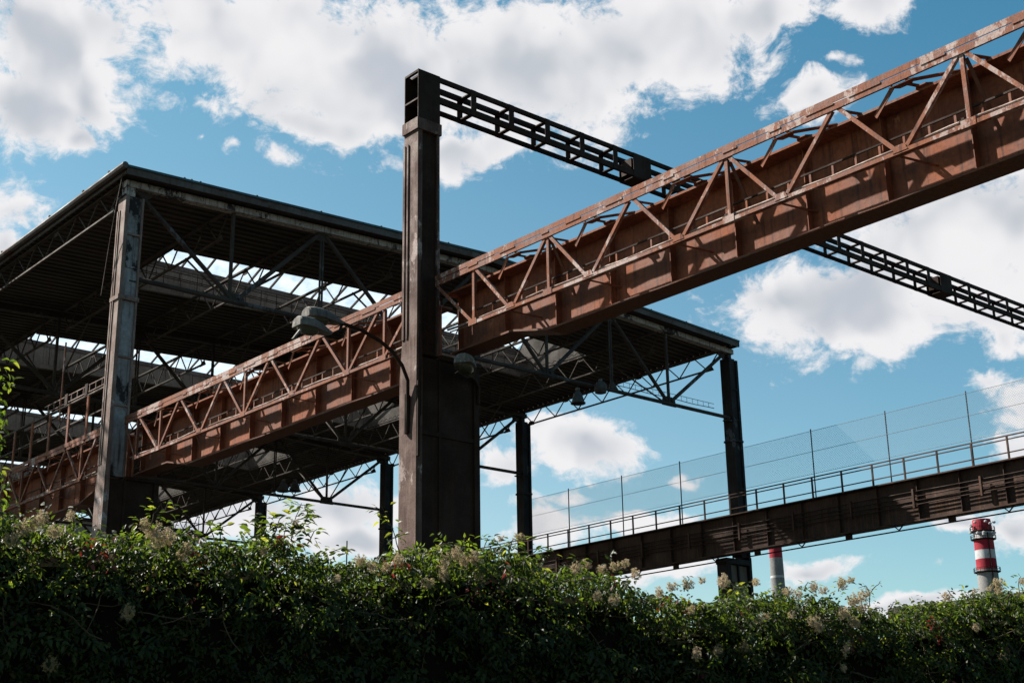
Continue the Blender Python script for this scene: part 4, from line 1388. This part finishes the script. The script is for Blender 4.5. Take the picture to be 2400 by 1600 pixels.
# sprigs rising above the hedge: px base, px tip, leaves, size, bend
def sprig(pts_px, nleaf, size, spread=0.05, seeds=0, off=-0.02, name='sprig', thick=0.004):
    P_ = [hp(x, y) - HN * off for x, y in pts_px]
    pts = []
    for a, b in zip(P_[:-1], P_[1:]):
        for k in range(4):
            pts.append(a.lerp(b, k / 4) + rv(0.002))
    pts.append(P_[-1])
    m = MB().tube(pts, [thick * (1 - 0.6 * i / len(pts)) for i in range(len(pts))], 5)
    st = m.build(name, STEM, hedge)
    L = Leaves()
    for i in range(nleaf):
        t = (i + 0.5) / nleaf
        k = min(int(t * (len(pts) - 1)), len(pts) - 2)
        p = pts[k].lerp(pts[k + 1], t * (len(pts) - 1) - k)
        ax = HU * rl_.choice((-1, 1)) * rl_.uniform(0.4, 1.2) + Vector((0, 0, rl_.uniform(-0.7, 0.5))) + HN * rl_.gauss(0, 0.5)
        n = Vector((0, 0, 1)) + HN * rl_.uniform(-0.3, 0.8) + rv(0.35)
        s_ = size * rl_.uniform(0.7, 1.25)
        L.leaf(p + ax.normalized() * rl_.uniform(0.005, spread), ax, n, s_, s_ * rl_.uniform(0.45, 0.65), rl_.random())
    L.build('leaves', LEAF, st)
    return st


sprig([(935, 1300), (925, 1262), (912, 1225), (893, 1188)], 20, 0.05, 0.07)
sprig([(912, 1232), (885, 1198), (868, 1190)], 8, 0.035, 0.03)
sprig([(918, 1262), (945, 1252)], 5, 0.045, 0.04)
sprig([(640, 1260), (655, 1215), (625, 1215)], 22, 0.07, 0.10)
sprig([(680, 1270), (690, 1215), (705, 1180)], 46, 0.06, 0.11)
sprig([(700, 1250), (722, 1210), (712, 1185), (690, 1182)], 26, 0.045, 0.05)
sprig([(720, 1275), (735, 1245), (742, 1240)], 22, 0.045, 0.05)
sprig([(610, 1280), (620, 1245), (600, 1240)], 20, 0.06, 0.10)
sprig([(660, 1290), (665, 1250), (670, 1225)], 40, 0.065, 0.14)
sprig([(350, 1245), (360, 1205), (378, 1180)], 44, 0.042, 0.08)
sprig([(335, 1225), (318, 1215)], 10, 0.05, 0.04)
sprig([(172, 1245), (170, 1205), (180, 1192)], 16, 0.038, 0.04)
sprig([(90, 1225), (85, 1205)], 14, 0.045, 0.05)
sprig([(515, 1265), (520, 1235), (545, 1228)], 8, 0.065, 0.05)
sprig([(500, 1262), (490, 1228), (470, 1228)], 8, 0.06, 0.05)
sprig([(1020, 1300), (1030, 1278), (1050, 1272)], 14, 0.05, 0.05)
sprig([(1090, 1290), (1085, 1262), (1100, 1272)], 12, 0.055, 0.05)
sprig([(1130, 1290), (1140, 1262), (1120, 1265)], 16, 0.045, 0.06)
sprig([(1190, 1290), (1200, 1262), (1230, 1275)], 24, 0.05, 0.07)
sprig([(1340, 1330), (1360, 1312), (1350, 1308)], 12, 0.05, 0.05)
sprig([(1600, 1385), (1612, 1355), (1606, 1350)], 10, 0.04, 0.03)
sprig([(1880, 1385), (1890, 1365), (1900, 1368)], 12, 0.045, 0.05)
sprig([(1960, 1385), (1970, 1362), (1982, 1365)], 16, 0.04, 0.05)
sprig([(2035, 1420), (2034, 1385), (2025, 1372), (2008, 1378)], 12, 0.032, 0.03)
sprig([(2034, 1390), (2050, 1372), (2058, 1365)], 8, 0.032, 0.03)
sprig([(2080, 1430), (2090, 1412), (2098, 1410)], 10, 0.035, 0.03)
sprig([(2280, 1420), (2275, 1385)], 8, 0.03, 0.03)
sprig([(2385, 1400), (2383, 1360), (2388, 1350)], 18, 0.045, 0.06)
sprig([(2355, 1405), (2365, 1382), (2375, 1380)], 12, 0.05, 0.05)
sprig([(1240, 1300), (1262, 1285), (1290, 1295)], 14, 0.045, 0.06)
sprig([(770, 1295), (800, 1285), (830, 1292)], 18, 0.045, 0.07)
sprig([(1700, 1400), (1720, 1375), (1740, 1372)], 18, 0.045, 0.07)
# vine climbing at the left edge of the view
vine = thing('climbing_vine', 'bright green climbing vine hanging down the left edge of the picture', 'vine', tuple(hp(-30, 1250)))
L = Leaves()
q0 = hp(-45, 1250); q1 = hp(-45, 780)
MB().tube([hp(-45 + 10 * math.sin(i), 1600 - 55 * i) for i in range(15)], 0.012, 6).build('stem', STEM, vine)
for i in range(560):
    t = rl_.random()
    yy = 840 + 480 * t
    ww = 16 + 16 * math.sin(t * 9 + 0.6) + 8 * math.sin(t * 23)
    if 0.38 < t < 0.50: ww *= 0.4
    xx = rl_.uniform(-110, max(8, ww))
    p = hp(xx, yy) + HN * rl_.uniform(-0.12, 0.12)
    ax = HU * rl_.gauss(0.3, 0.7) + Vector((0, 0, rl_.uniform(-0.9, 0.2))) + HN * rl_.gauss(0, 0.4)
    n = Vector((0, 0, 0.8)) + HN * rl_.uniform(0, 0.9) + rv(0.4)
    s_ = rl_.uniform(0.03, 0.06)
    L.leaf(p, ax, n, s_, s_ * 0.62, rl_.random())
L.build('leaves', LEAF, vine, kind='stuff')

# ------------------------------------------------------------------ unseen tree added left of the view to shade the far runway span
TREEL = m_leaf('tree_leaf', (0.03, 0.06, 0.012), (0.05, 0.09, 0.018), (0.07, 0.11, 0.02), (2.0, 2.2, 1.2, 1), 0.4)
TC = Vector((9.6, 46.2, 18.4))
tree = thing('added_shade_tree', 'tall leafy tree added out of view beyond the left edge to shade the far runway span', 'tree', (TC.x, TC.y, 0))
MB().tube([(TC.x, TC.y, 0), (TC.x + 0.1, TC.y, 6), (TC.x - 0.1, TC.y + 0.1, 12), (TC.x, TC.y, 17), (TC.x, TC.y, 22)], [0.5, 0.42, 0.34, 0.2, 0.05], 10).build('trunk', STEM, tree)
br = MB()
for i in range(16):
    z = 12 + i * 0.6; a = i * 2.4
    br.tube([(TC.x, TC.y, z), (TC.x + 1.3 * math.cos(a), TC.y + 3.0 * math.sin(a), z + 1.5), (TC.x + 2.2 * math.cos(a), TC.y + 5.5 * math.sin(a), z + 2.4)], [0.12, 0.07, 0.02], 6)
br.build('limbs', STEM, tree)
L = Leaves()
cl = [(Vector((rl_.gauss(0, 1), rl_.gauss(0, 1), rl_.gauss(0, 1))).normalized() * rl_.random() ** 0.45) for _ in range(150)]
for c in cl:
    cc_ = Vector((TC.x + c.x * 2.7, TC.y + c.y * 7.2, TC.z + c.z * 5.2))
    for k in range(95):
        p = cc_ + rv(0.42)
        if p.x / p.y > 0.315: continue
        L.leaf(p, rv(1), (Vector((0, 0, 1)) + rv(0.5)).normalized(), 0.26, 0.17, rl_.random())
L.build('crown', TREEL, tree, kind='stuff')
